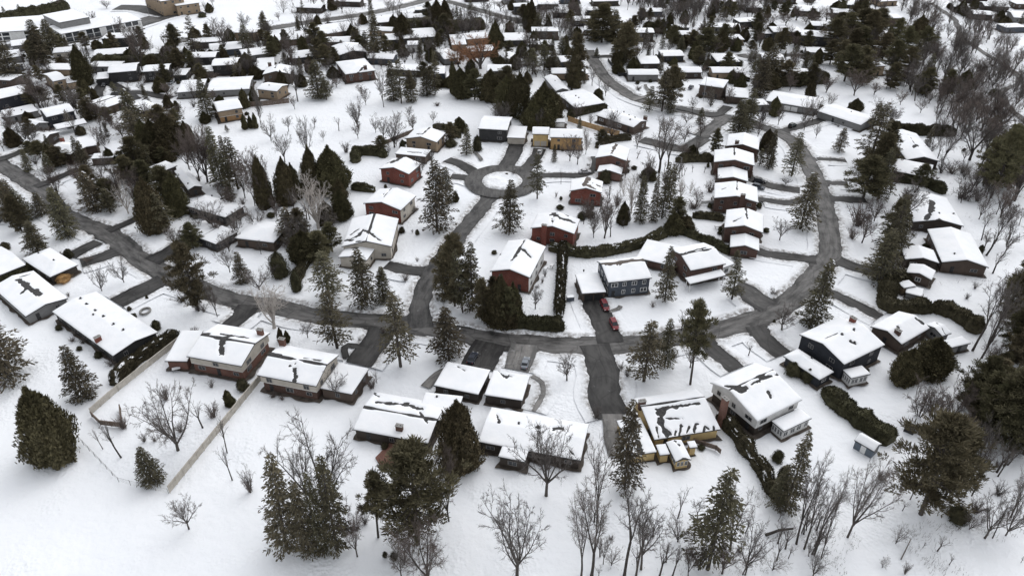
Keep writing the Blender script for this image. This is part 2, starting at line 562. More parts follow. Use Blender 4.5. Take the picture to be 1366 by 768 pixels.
road('road', [('z', -20, 68), ('m', 120, 225), ('m', 350, 215), ('m', 600, 160), ('m', 780, 105), ('m', 900, 70), ('m', 990, 30)], 9.0, 'road2', 0.3)
road('road', [('m', 850, 215), ('n', 0, 165), ('n', 150, 140), ('n', 330, 112), ('n', 600, 72), ('n', 830, 22), ('n', 1000, -30)], 9.0, 'road2', 0.3)
road('road', [('n', 1000, 5), ('n', 1130, 40), ('n', 1250, 75), ('n', 1366, 105), ('o', 130, 120)], 7.0, 'road', 0.2)
road('road', [('o', 1240, 275), ('p', 0, 285), ('p', 200, 275), ('p', 390, 285)], 6.0, 'road', 0.3)
road('path', [('p', 1420, 640), ('p', 1366, 600), ('p', 1300, 545), ('p', 1255, 475), ('p', 1270, 445), ('p', 1335, 420), ('p', 1345, 390), ('p', 1290, 340), ('p', 1200, 285), ('p', 1060, 190), ('p', 1040, 140), ('p', 1010, 90), ('p', 900, 15)], 3.2, 'road2', 0.0)
road('side_street', [('l', 375, 20), ('l', 460, 45), ('l', 545, 78)], 6.0, 'drive', 0.3)

def drive(spec, width, material='drive', bank=0.3, name='driveway'):
    road(name, spec, width, material, bank)

drive([('l', 170, 95), ('l', 280, 62), ('l', 385, 28)], 5.0)
drive([('l', 335, 232), ('l', 400, 236), ('l', 480, 240)], 3.6)
drive([('l', 385, 350), ('l', 440, 353), ('l', 490, 357)], 4.0)
drive([('l', 400, 430), ('l', 480, 435), ('l', 580, 438)], 5.0)
drive([('l', 330, 415), ('l', 200, 450), ('l', 60, 435), ('l', 40, 440)], 4.4)
drive([('l', 250, 390), ('l', 130, 372), ('l', 0, 330)], 5.5)
drive([('h', 330, 100), ('h', 200, 85), ('h', 80, 68), ('h', 0, 45)], 5.0)
drive([('h', 440, 105), ('h', 560, 145), ('h', 740, 180)], 6.0)
drive([('h', 340, 240), ('h', 420, 270), ('h', 540, 330), ('h', 650, 385)], 4.2)
drive([('h', 95, 330), ('h', 20, 290), ('g', 1275, 262), ('g', 1215, 240)], 8.0, 'road', 0.2)
drive([('h', 30, 430), ('h', 80, 500), ('h', 170, 570)], 6.0)
drive([('g', 1060, 500), ('g', 1110, 560), ('g', 1225, 655)], 5.2, 'drive')
drive([('g', 505, 530), ('g', 530, 600), ('g', 560, 690), ('c', 420, 90), ('c', 455, 158)], 8.0, 'drive')
drive([('c', 450, 150), ('c', 460, 220), ('c', 480, 310)], 5.0, 'path', 0)
drive([('g', 590, 520), ('g', 560, 440), ('g', 520, 360), ('g', 495, 300)], 6.6)
drive([('g', 640, 335), ('g', 625, 350), ('g', 580, 365)], 1.3, 'path', 0)
drive([('g', 150, 530), ('g', 140, 590), ('g', 110, 660)], 7.0, 'path', 0.2)
drive([('f', 1230, 520), ('f', 1200, 570), ('f', 1160, 650)], 9.0, 'drive', 0.2)
drive([('f', 1050, 655), ('f', 990, 668), ('f', 940, 700), ('f', 900, 745)], 2.2, 'path', 0)
drive([('c', 140, 5), ('c', 180, 30), ('c', 185, 70), ('c', 165, 110), ('c', 150, 140)], 1.3, 'path', 0.15, 'garden_path')
drive([('f', 680, 450), ('f', 640, 530), ('f', 560, 630)], 7.4)
drive([('f', 590, 545), ('f', 510, 535), ('f', 490, 560), ('f', 500, 600)], 1.8, 'drive', 0)
drive([('f', 890, 160), ('f', 800, 152), ('f', 700, 130)], 5.0)
drive([('e', 1260, 330), ('e', 1220, 390), ('e', 1150, 440)], 6.0)
drive([('e', 830, 205), ('e', 720, 255), ('e', 590, 320)], 7.0)
drive([('e', 590, 60), ('e', 500, 95), ('e', 410, 120)], 6.0)
drive([('e', 500, 10), ('e', 420, 52), ('e', 360, 85)], 5.0)
drive([('e', 770, 110), ('e', 850, 68), ('i', 950, 650), ('i', 1080, 590)], 6.4)
drive([('i', 545, 600), ('i', 630, 565), ('i', 720, 525)], 3.6)
drive([('i', 180, 378), ('i', 290, 335), ('i', 400, 285)], 4.0)
drive([('z', -10, 216), ('i', 60, 220), ('i', 130, 190)], 4.6)
drive([('z', -12, 300), ('i', 20, 510), ('i', 110, 480)], 5.0)
drive([('z', 644, 240), ('j', 1090, 270), ('j', 1010, 240)], 5.0)
drive([('z', 646, 246), ('j', 1110, 335), ('j', 1030, 325)], 4.6)
drive([('z', 676, 222), ('k', 90, 215), ('k', 115, 155)], 6.2)
drive([('z', 696, 230), ('k', 195, 250), ('k', 230, 185)], 5.0)
drive([('z', 706, 240), ('k', 260, 322), ('k', 430, 320), ('k', 490, 300)], 4.0)
drive([('k', 480, 300), ('k', 515, 265), ('k', 500, 225)], 3.0, 'drive', 0.2)
drive([('k', 1060, 130), ('k', 960, 185), ('k', 840, 165), ('k', 740, 140)], 6.0, 'road', 0.3)
drive([('j', 1185, 245), ('j', 1165, 215), ('j', 1145, 195)], 1.6, 'path', 0)
drive([('m', 330, 205), ('m', 480, 172), ('m', 640, 140), ('m', 800, 90)], 15.0, 'road2', 0.2, 'parking_lot')
drive([('m', 590, 40), ('m', 690, 42), ('m', 790, 62), ('m', 880, 75)], 12.0, 'drive', 0.2, 'parking_lot')
drive([('m', 690, 505), ('m', 560, 425), ('m', 510, 440), ('m', 490, 490)], 5.0, 'drive', 0.2)
drive([('m', 560, 480), ('m', 700, 470), ('m', 860, 500)], 5.0, 'drive', 0.2)
drive([('o', 930, 545), ('o', 1060, 580), ('o', 1130, 580), ('o', 1180, 540)], 4.0, 'drive', 0.2)
drive([('o', 490, 290), ('o', 560, 288), ('o', 640, 292)], 4.5, 'drive', 0.2)
drive([('o', 700, 510), ('o', 780, 480), ('o', 760, 430)], 2.0, 'path', 0)

# turning circle: asphalt disc and the snow-covered island in its middle
def disc(name, c, rx, z, material, seed):
    vs, fs, uv = [(c.x, c.y, z)], [], [(0, 0)]
    n = 72
    for i in range(n):
        a = 2 * math.pi * i / n
        r = rx * (1 + 0.03 * fnoise(3 * math.cos(a), 3 * math.sin(a), seed))
        vs.append((c.x + r * math.cos(a), c.y + r * math.sin(a), z))
        uv.append((r * math.cos(a), r * math.sin(a)))
    for i in range(n):
        fs.append((0, 1 + i, 1 + (i + 1) % n))
    me = mesh(name, vs, fs, [material])
    L = me.uv_layers.new(name='UVMap')
    for lp in me.loops:
        L.data[lp.index].uv = uv[lp.vertex_index]
    o = link(name, me)
    o['kind'] = 'structure'

cc = G('z', 670, 242)
disc('road', cc, 13.6, ROADZ[0], M['road'], 3)
ALL_ROADS.append((np.array([(cc.x + 10.6 * math.cos(t), cc.y + 10.6 * math.sin(t)) for t in np.linspace(0, 6.283, 60)]), 3.2))
# island mound
vs, fs = [], []
R_, A_ = 9, 48
for i in range(R_ + 1):
    for k in range(A_):
        a = 2 * math.pi * k / A_
        r = 7.6 * i / R_ * (1 + 0.05 * fnoise(2 * math.cos(a), 2 * math.sin(a), 5))
        x, y = cc.x + r * math.cos(a), cc.y + r * math.sin(a)
        t = i / R_
        z = (0.55 + 0.5 * fnoise(x * 0.3, y * 0.3)) * (1 - t ** 6) + 0.5 * math.exp(-((t - 0.85) / 0.13) ** 2) - (0.1 if i == R_ else 0)
        vs.append((x, y, z))
for i in range(R_):
    for k in range(A_):
        fs.append((i * A_ + k, i * A_ + (k + 1) % A_, (i + 1) * A_ + (k + 1) % A_, (i + 1) * A_ + k))
me = mesh('snowy_traffic_island', vs, fs, [M['bank']], smooth=True)
ga = me.attributes.new('grit', 'FLOAT', 'POINT')
ga.data.foreach_set('value', np.repeat(np.clip((np.arange(R_ + 1) / R_ - 0.55) * 2, 0.12, 0.9), A_))
isl = link('snowy_traffic_island', me)
isl['kind'] = 'structure'
make_banks()

# ------------------------------------------------------------------ windows and doors: unit meshes shared by every wall
def window_meshes():
    m = MB()
    t = 0.075
    m.box((0, -0.02, 0.5 - t / 2), (1, 0.09, t)); m.box((0, -0.02, -0.5 + t / 2), (1, 0.09, t))
    for x in (-0.5 + t / 2, 0.5 - t / 2):
        m.box((x, -0.02, 0), (t, 0.09, 1 - 2 * t))
    m.box((0, -0.02, 0), (0.06, 0.07, 1 - 2 * t))
    frame = m.mesh('window_frame', [M['trim']]); frame2 = m.mesh('dull_window_frame', [M['greyframe']])
    p = MB(); p.box((0, 0.0, 0), (1 - 2 * t, 0.05, 1 - 2 * t))
    pane = p.mesh('window_pane', [M['glass']])
    d = MB(); d.box((0, 0, 0), (1, 0.1, 1)); d.box((0, -0.06, 0.2), (0.6, 0.03, 0.35)); d.box((0, -0.06, -0.2), (0.6, 0.03, 0.35))
    door = d.mesh('door_leaf', [M['dark']])
    h = MB(); h.box((0.38, -0.09, 0.0), (0.08, 0.09, 0.05))
    handle = h.mesh('door_handle', [M['steel']])
    return (frame, frame2), pane, door, handle

WFRAME, WPANE, WDOOR, WHANDLE = window_meshes()

def garage_door_mesh(mt):
    g = MB()
    for i in range(4):
        g.box((0, -0.02 * (i % 2), -0.375 + 0.25 * i), (1, 0.1, 0.235))
    return g.mesh('garage_door', [mt])

GDOOR = {k: garage_door_mesh(M[k]) for k in ('trim', 'dark', 'brown', 'cream')}

# ------------------------------------------------------------------ houses
LANDMARKS = []       # (short name, centre)
HOUSES = []
FOOT = []            # footprints, to keep planted things out of walls

class Block:
    pass

def B(r, A, Bc, C, h=2.9, roof='x', rise=1.5, wall='brown', **kw):
    return dict(r=r, A=A, B=Bc, C=C, h=h, roof=roof, rise=rise, wall=wall, **kw)

def roof_polys(a, b, kind, rise, off):
    """top polygons (x, y, z above eave) and the outline loop"""
    if kind == 'x':
        o = off * b
        L = [(-a, -b, 0), (a, -b, 0), (a, o, rise), (a, b, 0), (-a, b, 0), (-a, o, rise)]
        return [[L[0], L[1], L[2], L[5]], [L[5], L[2], L[3], L[4]]], L
    if kind == 'y':
        o = off * a
        L = [(-a, -b, 0), (o, -b, rise), (a, -b, 0), (a, b, 0), (o, b, rise), (-a, b, 0)]
        return [[L[0], L[1], L[4], L[5]], [L[1], L[2], L[3], L[4]]], L
    c = [(-a, -b, 0), (a, -b, 0), (a, b, 0), (-a, b, 0)]
    if kind == 'hip':
        if a >= b:
            p, q = (-(a - b) - 0.01, 0, rise), ((a - b) + 0.01, 0, rise)
            return [[c[0], c[1], q, p], [c[1], c[2], q], [c[2], c[3], p, q], [c[3], c[0], p]], c
        p, q = (0, -(b - a), rise), (0, (b - a), rise)
        return [[c[0], c[1], p], [c[1], c[2], q, p], [c[2], c[3], q], [c[3], c[0], p, q]], c
    if kind == 'shed':
        c = [(-a, -b, 0), (a, -b, 0), (a, b, rise), (-a, b, rise)]
    return [c], c

def roof_z(x, y, a, b, kind, rise, off):
    if kind == 'x':
        c, o = y / b, off
    elif kind == 'y':
        c, o = x / a, off
    elif kind == 'hip':
        return rise * np.minimum(1.0, np.minimum(a - np.abs(x), b - np.abs(y)) / min(a, b))
    elif kind == 'shed':
        return rise * (y + b) / (2 * b)
    else:
        return 0.0 * x
    return rise * np.where(c > o, (1 - c) / (1 - o), (c + 1) / (1 + o))

def place_block(d):
    if 'W' in d:
        return d['W']
    A, Bp, C = (G(d['r'], *d[k], d['h']) for k in 'ABC')
    u = (Bp - A); W = u.length; u = u / W
    w = (C - Bp); D = w.length; w = w / D
    # square up the survey: share the error between the two measured sides
    s = 1.0 if u.x * w.y - u.y * w.x > 0 else -1.0
    u = (u + Vector((w.y, -w.x, 0)) * s).normalized()
    v = Vector((-u.y, u.x, 0)) * s
    skew = abs((C - Bp).dot(u)) / D
    D *= math.sqrt(max(0.3, 1 - 0.6 * skew * skew))
    ctr = (A + C) / 2
    if u.x * v.y - u.y * v.x < 0:
        u = -u
    R = Matrix(((u.x, v.x, 0, ctr.x), (u.y, v.y, 0, ctr.y), (0, 0, 1, 0), (0, 0, 0, 1)))
    return R, W / 2, D / 2

def wall_mesh(name, a, b, z0, h, kind, rise, off, material, side=None):
    w = MB()
    pts = {'f': [(-a, -b), (a, -b)], 'r': [(a, -b), (a, b)], 'k': [(a, b), (-a, b)], 'l': [(-a, b), (-a, -b)]}
    for s, (p, q) in pts.items():
        top = [(q[0], q[1], h), (p[0], p[1], h)]
        if rise is not None:
            A0, B0 = a + 0.45, b + 0.45
            zz = lambda x, y: h + float(roof_z(np.float64(x), np.float64(y), A0, B0, kind, rise, off)) - 0.12
            top = [(q[0], q[1], zz(*q)), (p[0], p[1], zz(*p))]
            if kind == 'x' and s in 'rl':
                top.insert(1, (p[0], off * B0, zz(p[0], off * B0)))
            if kind == 'y' and s in 'fk':
                top.insert(1, (off * A0, p[1], zz(off * A0, p[1])))
        w.poly([(p[0], p[1], z0), (q[0], q[1], z0)] + top, 1 if side and s in 'rl' else 0)
    return w.mesh(name, [material, side] if side else [material])

RNG = random.Random(7)

def snow_roof(name, a, b, h, kind, rise, off, strokes, res, seed, thick, edge_bare=0.0, ridge_bare=0.0):
    nx, ny = max(8, int(2 * a / res)), max(8, int(2 * b / res))
    x = np.linspace(-a + 0.05, a - 0.05, nx + 1)
    y = np.linspace(-b + 0.05, b - 0.05, ny + 1)
    X, Y = np.meshgrid(x, y)
    base = h + roof_z(X, Y, a, b, kind, rise, off)
    msk = np.full_like(X, 9.0)
    nz = 0.6 * vnoise(X / 1.3, Y / 1.3, seed) + 0.4 * vnoise(X / 0.5, Y / 0.5, seed + 3)
    for pts, w in strokes:
        for (p, q) in zip(pts[:-1], pts[1:]):
            px_, py_ = q[0] - p[0], q[1] - p[1]
            L2 = px_ * px_ + py_ * py_ + 1e-9
            t = np.clip(((X - p[0]) * px_ + (Y - p[1]) * py_) / L2, 0, 1)
            dd = np.hypot(X - p[0] - t * px_, Y - p[1] - t * py_)
            msk = np.minimum(msk, dd - w / 2 + nz * min(0.8, 0.75 * w))
    if ridge_bare:
        rc = np.abs(Y - off * b) if kind == 'x' else np.abs(X - off * a)
        msk = np.minimum(msk, rc - ridge_bare * (1 + 1.2 * vnoise(X / 2.5, Y / 2.5, seed + 5)))
    ed = np.minimum(a - np.abs(X), b - np.abs(Y))
    if edge_bare:
        msk = np.minimum(msk, ed - edge_bare + nz * edge_bare)
    t = thick * (1 + 0.25 * vnoise(X / 2.2, Y / 2.2, seed + 9)) * (0.55 + 0.45 * np.clip(ed / 0.5, 0, 1))
    Z = base - 0.07 + (0.07 + t) * smooth01(msk / 0.45 + 0.2)
    V = np.stack([X, Y, Z], -1).reshape(-1, 3).tolist()
    w_ = nx + 1
    F = [(j * w_ + i, j * w_ + i + 1, (j + 1) * w_ + i + 1, (j + 1) * w_ + i) for j in range(ny) for i in range(nx)]
    border = [i for i in range(nx + 1)] + [j * w_ + nx for j in range(1, ny + 1)] + [ny * w_ + i for i in range(nx - 1, -1, -1)] + [j * w_ for j in range(ny - 1, 0, -1)]
    n0 = len(V)
    for q in border:
        jx, jy = V[q][0], V[q][1]
        zb = h + float(roof_z(np.float64(jx), np.float64(jy), a, b, kind, rise, off)) - 0.05
        V.append([jx * (1 + 0.03 / a), jy * (1 + 0.03 / b), zb])
    nb = len(border)
    for q in range(nb):
        F.append((border[(q + 1) % nb], border[q], n0 + q, n0 + (q + 1) % nb))
    return mesh(name, V, F, [M['roofsnow']], smooth=True)

def house(ref, label, blocks, cat='house', mark=True, name='house', far=None, group=None):
    R0, a0, b0 = place_block(blocks[0])
    base = Vector((R0[0][3], R0[1][3], 0))
    root = bpy.data.objects.new(name, None)
    COL.objects.link(root)
    root.location = base
    root.empty_display_size = 2
    pv = project(base)
    if far is None:
        far = pv[1] < 170
    shift = Matrix.Translation(-base)
    wfm = RNG.random()
    for bi, d in enumerate(blocks):
        R, a, b = place_block(d)
        Rl = shift @ R
        Ri = R.inverted()
        kind, rise, off, h = d['roof'], d['rise'], d.get('off', 0.0), d['h']
        if kind == 'flat':
            rise = 0.0
        seed = int(abs(base.x * 13 + base.y * 7)) + bi * 17
        oh = d.get('oh', 0.45 if kind != 'flat' else 0.3)
        wa, wb = max(0.3, a - oh), max(0.3, b - oh)
        def put(nm, me, parent=root, Mx=Rl):
            o = link(nm, me, parent)
            o.matrix_local = Mx
            return o
        split = d.get('split')
        FOOT.append((Ri, a, b))
        if not d.get('open') and name != 'garden_shed':  # ring of melted bare earth that also paints in shade round the walls
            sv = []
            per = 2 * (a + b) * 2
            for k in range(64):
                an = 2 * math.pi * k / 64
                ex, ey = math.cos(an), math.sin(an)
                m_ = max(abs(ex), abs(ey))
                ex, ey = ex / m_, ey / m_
                g_ = 0.5 + 0.75 * fnoise(ex * a * 0.45 + seed, ey * b * 0.45) + (0.35 if far else 0)  # wider at far houses, darkening the ground like the shadow gaps there
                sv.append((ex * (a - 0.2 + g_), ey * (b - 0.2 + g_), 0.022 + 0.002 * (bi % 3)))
            so = link('bare_soil_and_shade', mesh('bare_soil_and_shade', sv, [tuple(range(64))], [M['soil_shade']]))
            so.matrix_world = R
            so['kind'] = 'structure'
        if d.get('open'):                                   # carport or porch on posts
            for sx in (-1, 1):
                for sy in (-1, 1):
                    pm = MB(); pm.box((sx * wa, sy * wb, (h - 0.15) / 2), (0.18, 0.18, h - 0.15))
                    put('post', pm.mesh('post', [M[d.get('postmat', 'trim')]]))
        elif split:
            put('wall', wall_mesh('wall', wa, wb, split, h, kind, rise, off, M[d['wall']]))
            fl = MB(); fl.box((0, 0, split - 0.06), (2 * wa, 2 * wb, 0.12))
            put('floor_overhang', fl.mesh('floor_overhang', [M['trim']]))
            put('lower_wall', wall_mesh('lower_wall', wa - 0.3, wb - 0.3, -0.3, split - 0.1, 'flat', None, 0, M[d['lower']]))
        else:
            put('wall', wall_mesh('wall', wa, wb, -0.3, h, kind, rise, off, M[d['wall']], M[d['side']] if 'side' in d else None))
        # roof slab
        polys, L = roof_polys(a, b, kind, rise, off)
        rb = MB()
        for p in polys:
            rb.poly([(x, y, h + z) for x, y, z in p])
        for i in range(len(L)):
            p, q = L[i], L[(i + 1) % len(L)]
            rb.poly([(q[0], q[1], h + q[2]), (p[0], p[1], h + p[2]), (p[0], p[1], h + p[2] - 0.24), (q[0], q[1], h + q[2] - 0.24)], 1)
        for p in polys:
            rb.poly([(x, y, h + z - 0.24) for x, y, z in p][::-1], 1)
        roof = put('roof', rb.mesh('roof', [M[d.get('shingle', 'roof')], M[d.get('fascia', 'dark')]]))
        # snow, with the bare strips and holes
        strokes = []
        def loc(r, x, y, zf=0.55):
            w = G(r, x, y, h + rise * zf)
            q = Ri @ w
            return (q.x, q.y)
        for st in d.get('bare', []):
            r, pts, wd = st
            strokes.append(([loc(r, *p) for p in pts] if len(pts) > 1 else [loc(r, *pts[0])] * 2, wd))
        nrand = d.get('spots', 1 if RNG.random() < 0.5 else 0)
        spots = []
        for _ in range(nrand):
            spots.append((RNG.uniform(-0.6, 0.6) * a, RNG.uniform(-0.6, 0.6) * b))
        for v in d.get('vents', []):
            spots.append(loc(v[0], v[1], v[2]))
        for s in spots:
            strokes.append(([s, (s[0] + 0.1, s[1])], 0.55))
        res = d.get('res', 0.6 if far else 0.3)
        sn = link('roof_snow', snow_roof('roof_snow', a, b, h, kind, rise, off, strokes, res, seed, d.get('thick', 0.2),
                                         d.get('edge', 0.0), d.get('ridge', 0.0)), roof)
        for s in spots:
            zz = h + float(roof_z(np.float64(s[0]), np.float64(s[1]), a, b, kind, rise, off))
            vb = MB(); vb.box((s[0], s[1], zz + 0.1), (0.34, 0.34, 0.5)); vb.box((s[0], s[1], zz + 0.38), (0.46, 0.46, 0.08))
            link('roof_vent', vb.mesh('roof_vent', [M['dark']]), roof)
        for cq in d.get('chim', []):
            r, x, y = cq[:3]
            cm = cq[3] if len(cq) > 3 else 'brick_brown'
            lx, ly = loc(r, x, y, 0.8)
            if len(cq) > 4:
                z0 = -0.3
            else:
                z0 = h - 0.2
                lx, ly = max(-a + 0.6, min(a - 0.6, lx)), max(-b + 0.6, min(b - 0.6, ly))
            top = h + rise + 0.75
            cb = MB()
            cb.box((lx, ly, (z0 + top) / 2), (1.5, 0.85, top - z0))
            ch = put('chimney', cb.mesh('chimney', [M[cm]]))
            cp = MB(); cp.box((lx, ly, top + 0.06), (1.7, 1.05, 0.14)); cp.box((lx - 0.35, ly, top + 0.25), (0.3, 0.3, 0.3)); cp.box((lx + 0.35, ly, top + 0.25), (0.3, 0.3, 0.3))
            link('chimney_cap', cp.mesh('chimney_cap', [M['concrete']]), ch)
        if d.get('open') or d.get('nowin'):
            pass
        else:
            # openings on the walls that face the camera side
            faces = {'f': ((0, -wb), 2 * wa, 0.0), 'k': ((0, wb), 2 * wa, math.pi), 'r': ((wa, 0), 2 * wb, math.pi / 2), 'l': ((-wa, 0), 2 * wb, -math.pi / 2)}
            camv = Vector((0, 0, 0)) - Vector((R[0][3], R[1][3], 0))
            door_done = bi > 0
            for fk, (c, width, ang) in faces.items():
                Rz = Matrix.Rotation(ang, 4, 'Z')
                nrm = (R.to_3x3() @ (Rz.to_3x3() @ Vector((0, -1, 0))))
                facing = nrm.normalized().dot(camv.normalized())
                if facing < 0.12:
                    continue
                rows = [1.45] if h < 4.2 else [1.45, h - 1.35]
                if h < 2.6:
                    rows = [1.3]
                gd = d.get('gdoor')
                for ri, zc in enumerate(rows):
                    inset = 0.3 if (split and zc < split) else 0.0
                    if gd and gd[0] == fk and ri == 0:
                        ng = gd[1]
                        gw = min(d.get('gw', 2.7), (width - 0.8) / ng - 0.3)
                        for k in range(ng):
                            t = (k - (ng - 1) / 2) * (gw + 0.35)
                            o = link('garage_door', GDOOR[gd[2]], root)
                            o.matrix_local = Rl @ Rz @ Matrix.Translation((t, -(wb if fk in 'fk' else wa) + inset - 0.03, 1.1)) @ Matrix.Diagonal((gw, 1, 2.2, 1))
                        continue
                    nwin = d.get('win', max(1, int(width / 4.2)))
                    if width < 2.2:
                        continue
                    stepw = width / nwin
                    di = RNG.randrange(nwin) if (not door_done and ri == 0 and facing > 0.5) else -1
                    for k in range(nwin):
                        t = -width / 2 + (k + 0.5) * stepw + RNG.uniform(-0.15, 0.15)
                        depth = -(wb if fk in 'fk' else wa) + inset
                        if k == di:
                            door_done = True
                            o = link('door', WDOOR, root)
                            o.matrix_local = Rl @ Rz @ Matrix.Translation((t, depth - 0.03, 1.03)) @ Matrix.Diagonal((0.95, 1, 2.06, 1))
                            if not far:
                                link('handle', WHANDLE, o)
                            continue
                        if RNG.random() < (0.2 if nwin > 2 else 0.3) and 'win' not in d:
                            continue
                        ww = d['ww'] if 'ww' in d else min(stepw * 0.7, RNG.choice((1.1, 1.5, 2.0)))
                        wh = d.get('wh', RNG.choice((1.05, 1.25)))
                        o = link('window', WFRAME[0 if ('wh' in d or (wfm < 0.1 and not d.get('dull'))) else 1], root)
                        o.matrix_local = Rl @ Rz @ Matrix.Translation((t, depth - 0.02, zc)) @ Matrix.Diagonal((ww, 1, wh, 1))
                        link('pane', WPANE, o)
    tag(root, label, cat, group)
    c = base
    HOUSES.append((root, ref, label, c))
    if mark:
        LANDMARKS.append((ref, c))
    return root

# ---- near rows
house('grey bungalow with a dark bare streak', 'low white-roofed bungalow with one jagged dark melt streak down the roof',
      [B('e', (135, 383), (352, 293), (165, 160), 2.8, 'y', 1.0, 'grey', bare=[('e', [(100, 205), (150, 245), (205, 280)], 1.6), ('e', [(110, 270), (140, 250)], 0.9), ('e', [(95, 195), (150, 170)], 0.35)], spots=0)])
house('square roofed bungalow by the tan bush', 'bungalow with a square low snowy roof, tan leafy bush at its corner',
      [B('e', (255, 187), (400, 125), (250, 40), 2.7, 'hip', 1.2, 'dkbrown', vents=[('e', 275, 110), ('e', 195, 68)], spots=0)])
house('snow roofed house behind the dark hedge', 'snow roofed house cut by the photo edge, dark hedge along its eave',
      [B('e', (-70, 205), (135, 125), (5, 35), 2.8, 'x', 1.2, 'grey', spots=0)])
house('long bungalow with orange chimney', 'long bungalow with a row of roof vents and an orange brick chimney',
      [B('e', (568, 590), (795, 468), (490, 258), 2.8, 'y', 0.9, 'char', vents=[('e', 440, 330), ('e', 483, 362), ('e', 525, 392), ('e', 475, 385), ('e', 578, 432), ('e', 627, 460), ('e', 410, 300)], spots=0, chim=[('e', 497, 505, 'brick_red')])])
house('brick and cream split-level', 'two storey house, cream siding jutting over a red brick ground floor, patchy shingle ridge',
      [B('e', (945, 588), (1222, 640), (1366, 470), 5.0, 'x', 1.7, 'cream', split=2.75, lower='brick_dull', ridge=0.35, bare=[('e', [(1155, 495), (1115, 540), (1125, 565)], 1.1), ('e', [(1020, 488), (1060, 482)], 0.7), ('e', [(1200, 490), (1260, 498)], 0.6), ('e', [(1120, 480), (1180, 490)], 0.7)], chim=[('e', 1318, 470, 'brick_dull')], spots=0),
       B('e', (862, 605), (965, 622), (1005, 480), 3.0, 'shed', 0.9, 'brick_dull', spots=0)])
house('cream house with a pale gable', 'two storey house with cream gable, timber ground floor and dark patch on snowy roof',
      [B('f', (32, 690), (345, 730), (478, 575), 5.0, 'x', 1.7, 'cream', split=2.75, lower='brick_brown', ridge=0.35, bare=[('f', [(240, 655), (235, 700)], 1.1), ('f', [(215, 640), (222, 640)], 0.4), ('f', [(240, 634), (246, 632)], 0.4), ('f', [(110, 575), (170, 590)], 0.6), ('f', [(290, 605), (370, 615)], 0.5)], chim=[('f', 68, 480, 'brick_dull')], spots=0),
       B('f', (385, 745), (535, 790), (600, 655), 2.9, 'flat', 0, 'brown', spots=0)])
house('rambling brown bungalow', 'rambling brown bungalow of joined low roofs with a squat brown chimney',
      [B('b', (398, 210), (690, 258), (765, 110), 2.9, 'x', 1.1, 'dkbrown', ridge=0.35, bare=[('b', [(500, 105), (600, 112), (660, 130)], 0.9), ('b', [(480, 60), (500, 78)], 0.7), ('b', [(590, 100), (610, 105)], 0.9), ('b', [(660, 145), (688, 185)], 0.5)], chim=[('b', 582, 205, 'brick_brown')], spots=0),
       B('b', (640, 165), (792, 178), (828, 80), 3.2, 'flat', 0, 'dkbrown', bare=[('b', [(640, 170), (680, 130)], 0.6)], vents=[('b', 725, 85)], spots=0),
       B('z', (581, 513), (639, 528), (652, 494.5), 2.9, 'flat', 0, 'dkbrown', bare=[('f', [(1065, 640), (1100, 660)], 0.3)], gdoor=('k', 2, 'dark'), spots=0)])
house('wide dark-walled bungalow', 'wide bungalow with dark walls and a flat white roof with several vents',
      [B('z', (636, 590), (774, 612.5), (787, 564.5), 3.0, 'x', 0.7, 'dkbrown', vents=[('c', 15, 185), ('c', 92, 188), ('c', 165, 202), ('c', 172, 225)], bare=[('c', [(230, 205), (255, 205)], 0.9), ('c', [(8, 150), (18, 175)], 0.4), ('c', [(285, 285), (310, 310)], 0.3)], spots=0),
       B('z', (664, 609), (700, 615.5), (706, 600), 2.9, 'flat', 0, 'dkbrown', spots=0),
       B('z', (645, 527), (696, 533.5), (708, 500.5), 2.9, 'flat', 0, 'dkbrown', bare=[('g', [(20, 665), (50, 690), (85, 690)], 0.45), ('g', [(60, 700), (75, 680)], 0.4)], gdoor=('k', 2, 'dark'), spots=0)])
house('yellow house with a sunroom', 'yellow walled bungalow with bay sunroom behind and ragged snow edge',
      [B('c', (612, 245), (868, 209), (768, 57), 2.9, 'x', 1.6, 'yellow', off=0.35, ridge=0.2, edge=0.0,
         bare=[('c', [(632, 140), (640, 190), (662, 215)], 1.5), ('c', [(640, 135), (700, 125), (780, 112)], 0.7), ('c', [(655, 165), (720, 165)], 0.35), ('c', [(620, 195), (630, 235)], 0.35),
               ('c', [(690, 218), (694, 205)], 0.3), ('c', [(708, 220), (715, 185), (720, 190)], 0.35), ('c', [(735, 212), (745, 190)], 0.3), ('c', [(765, 208), (768, 180), (780, 180)], 0.35), ('c', [(800, 205), (805, 185), (820, 195)], 0.35), ('c', [(840, 198), (838, 188)], 0.3)],
         chim=[('c', 563, 112, 'brick_brown')], spots=0, res=0.22),
       B('c', (690, 332), (750, 322), (715, 248), 2.8, 'y', 0.5, 'yellow', bare=[('c', [(700, 325), (745, 318)], 0.3), ('c', [(690, 255), (702, 268)], 0.5)], spots=0, win=3, wh=1.3),
       B('c', (630, 308), (668, 302), (655, 262), 2.5, 'flat', 0, 'yellow', spots=0),
       B('c', (745, 280), (775, 275), (765, 250), 2.6, 'flat', 0, 'yellow', spots=0),
       B('c', (520, 310), (615, 293), (560, 160), 2.6, 'flat', 0, 'yellow', bare=[('c', [(520, 190), (545, 250), (560, 300)], 0.9)], spots=0)])
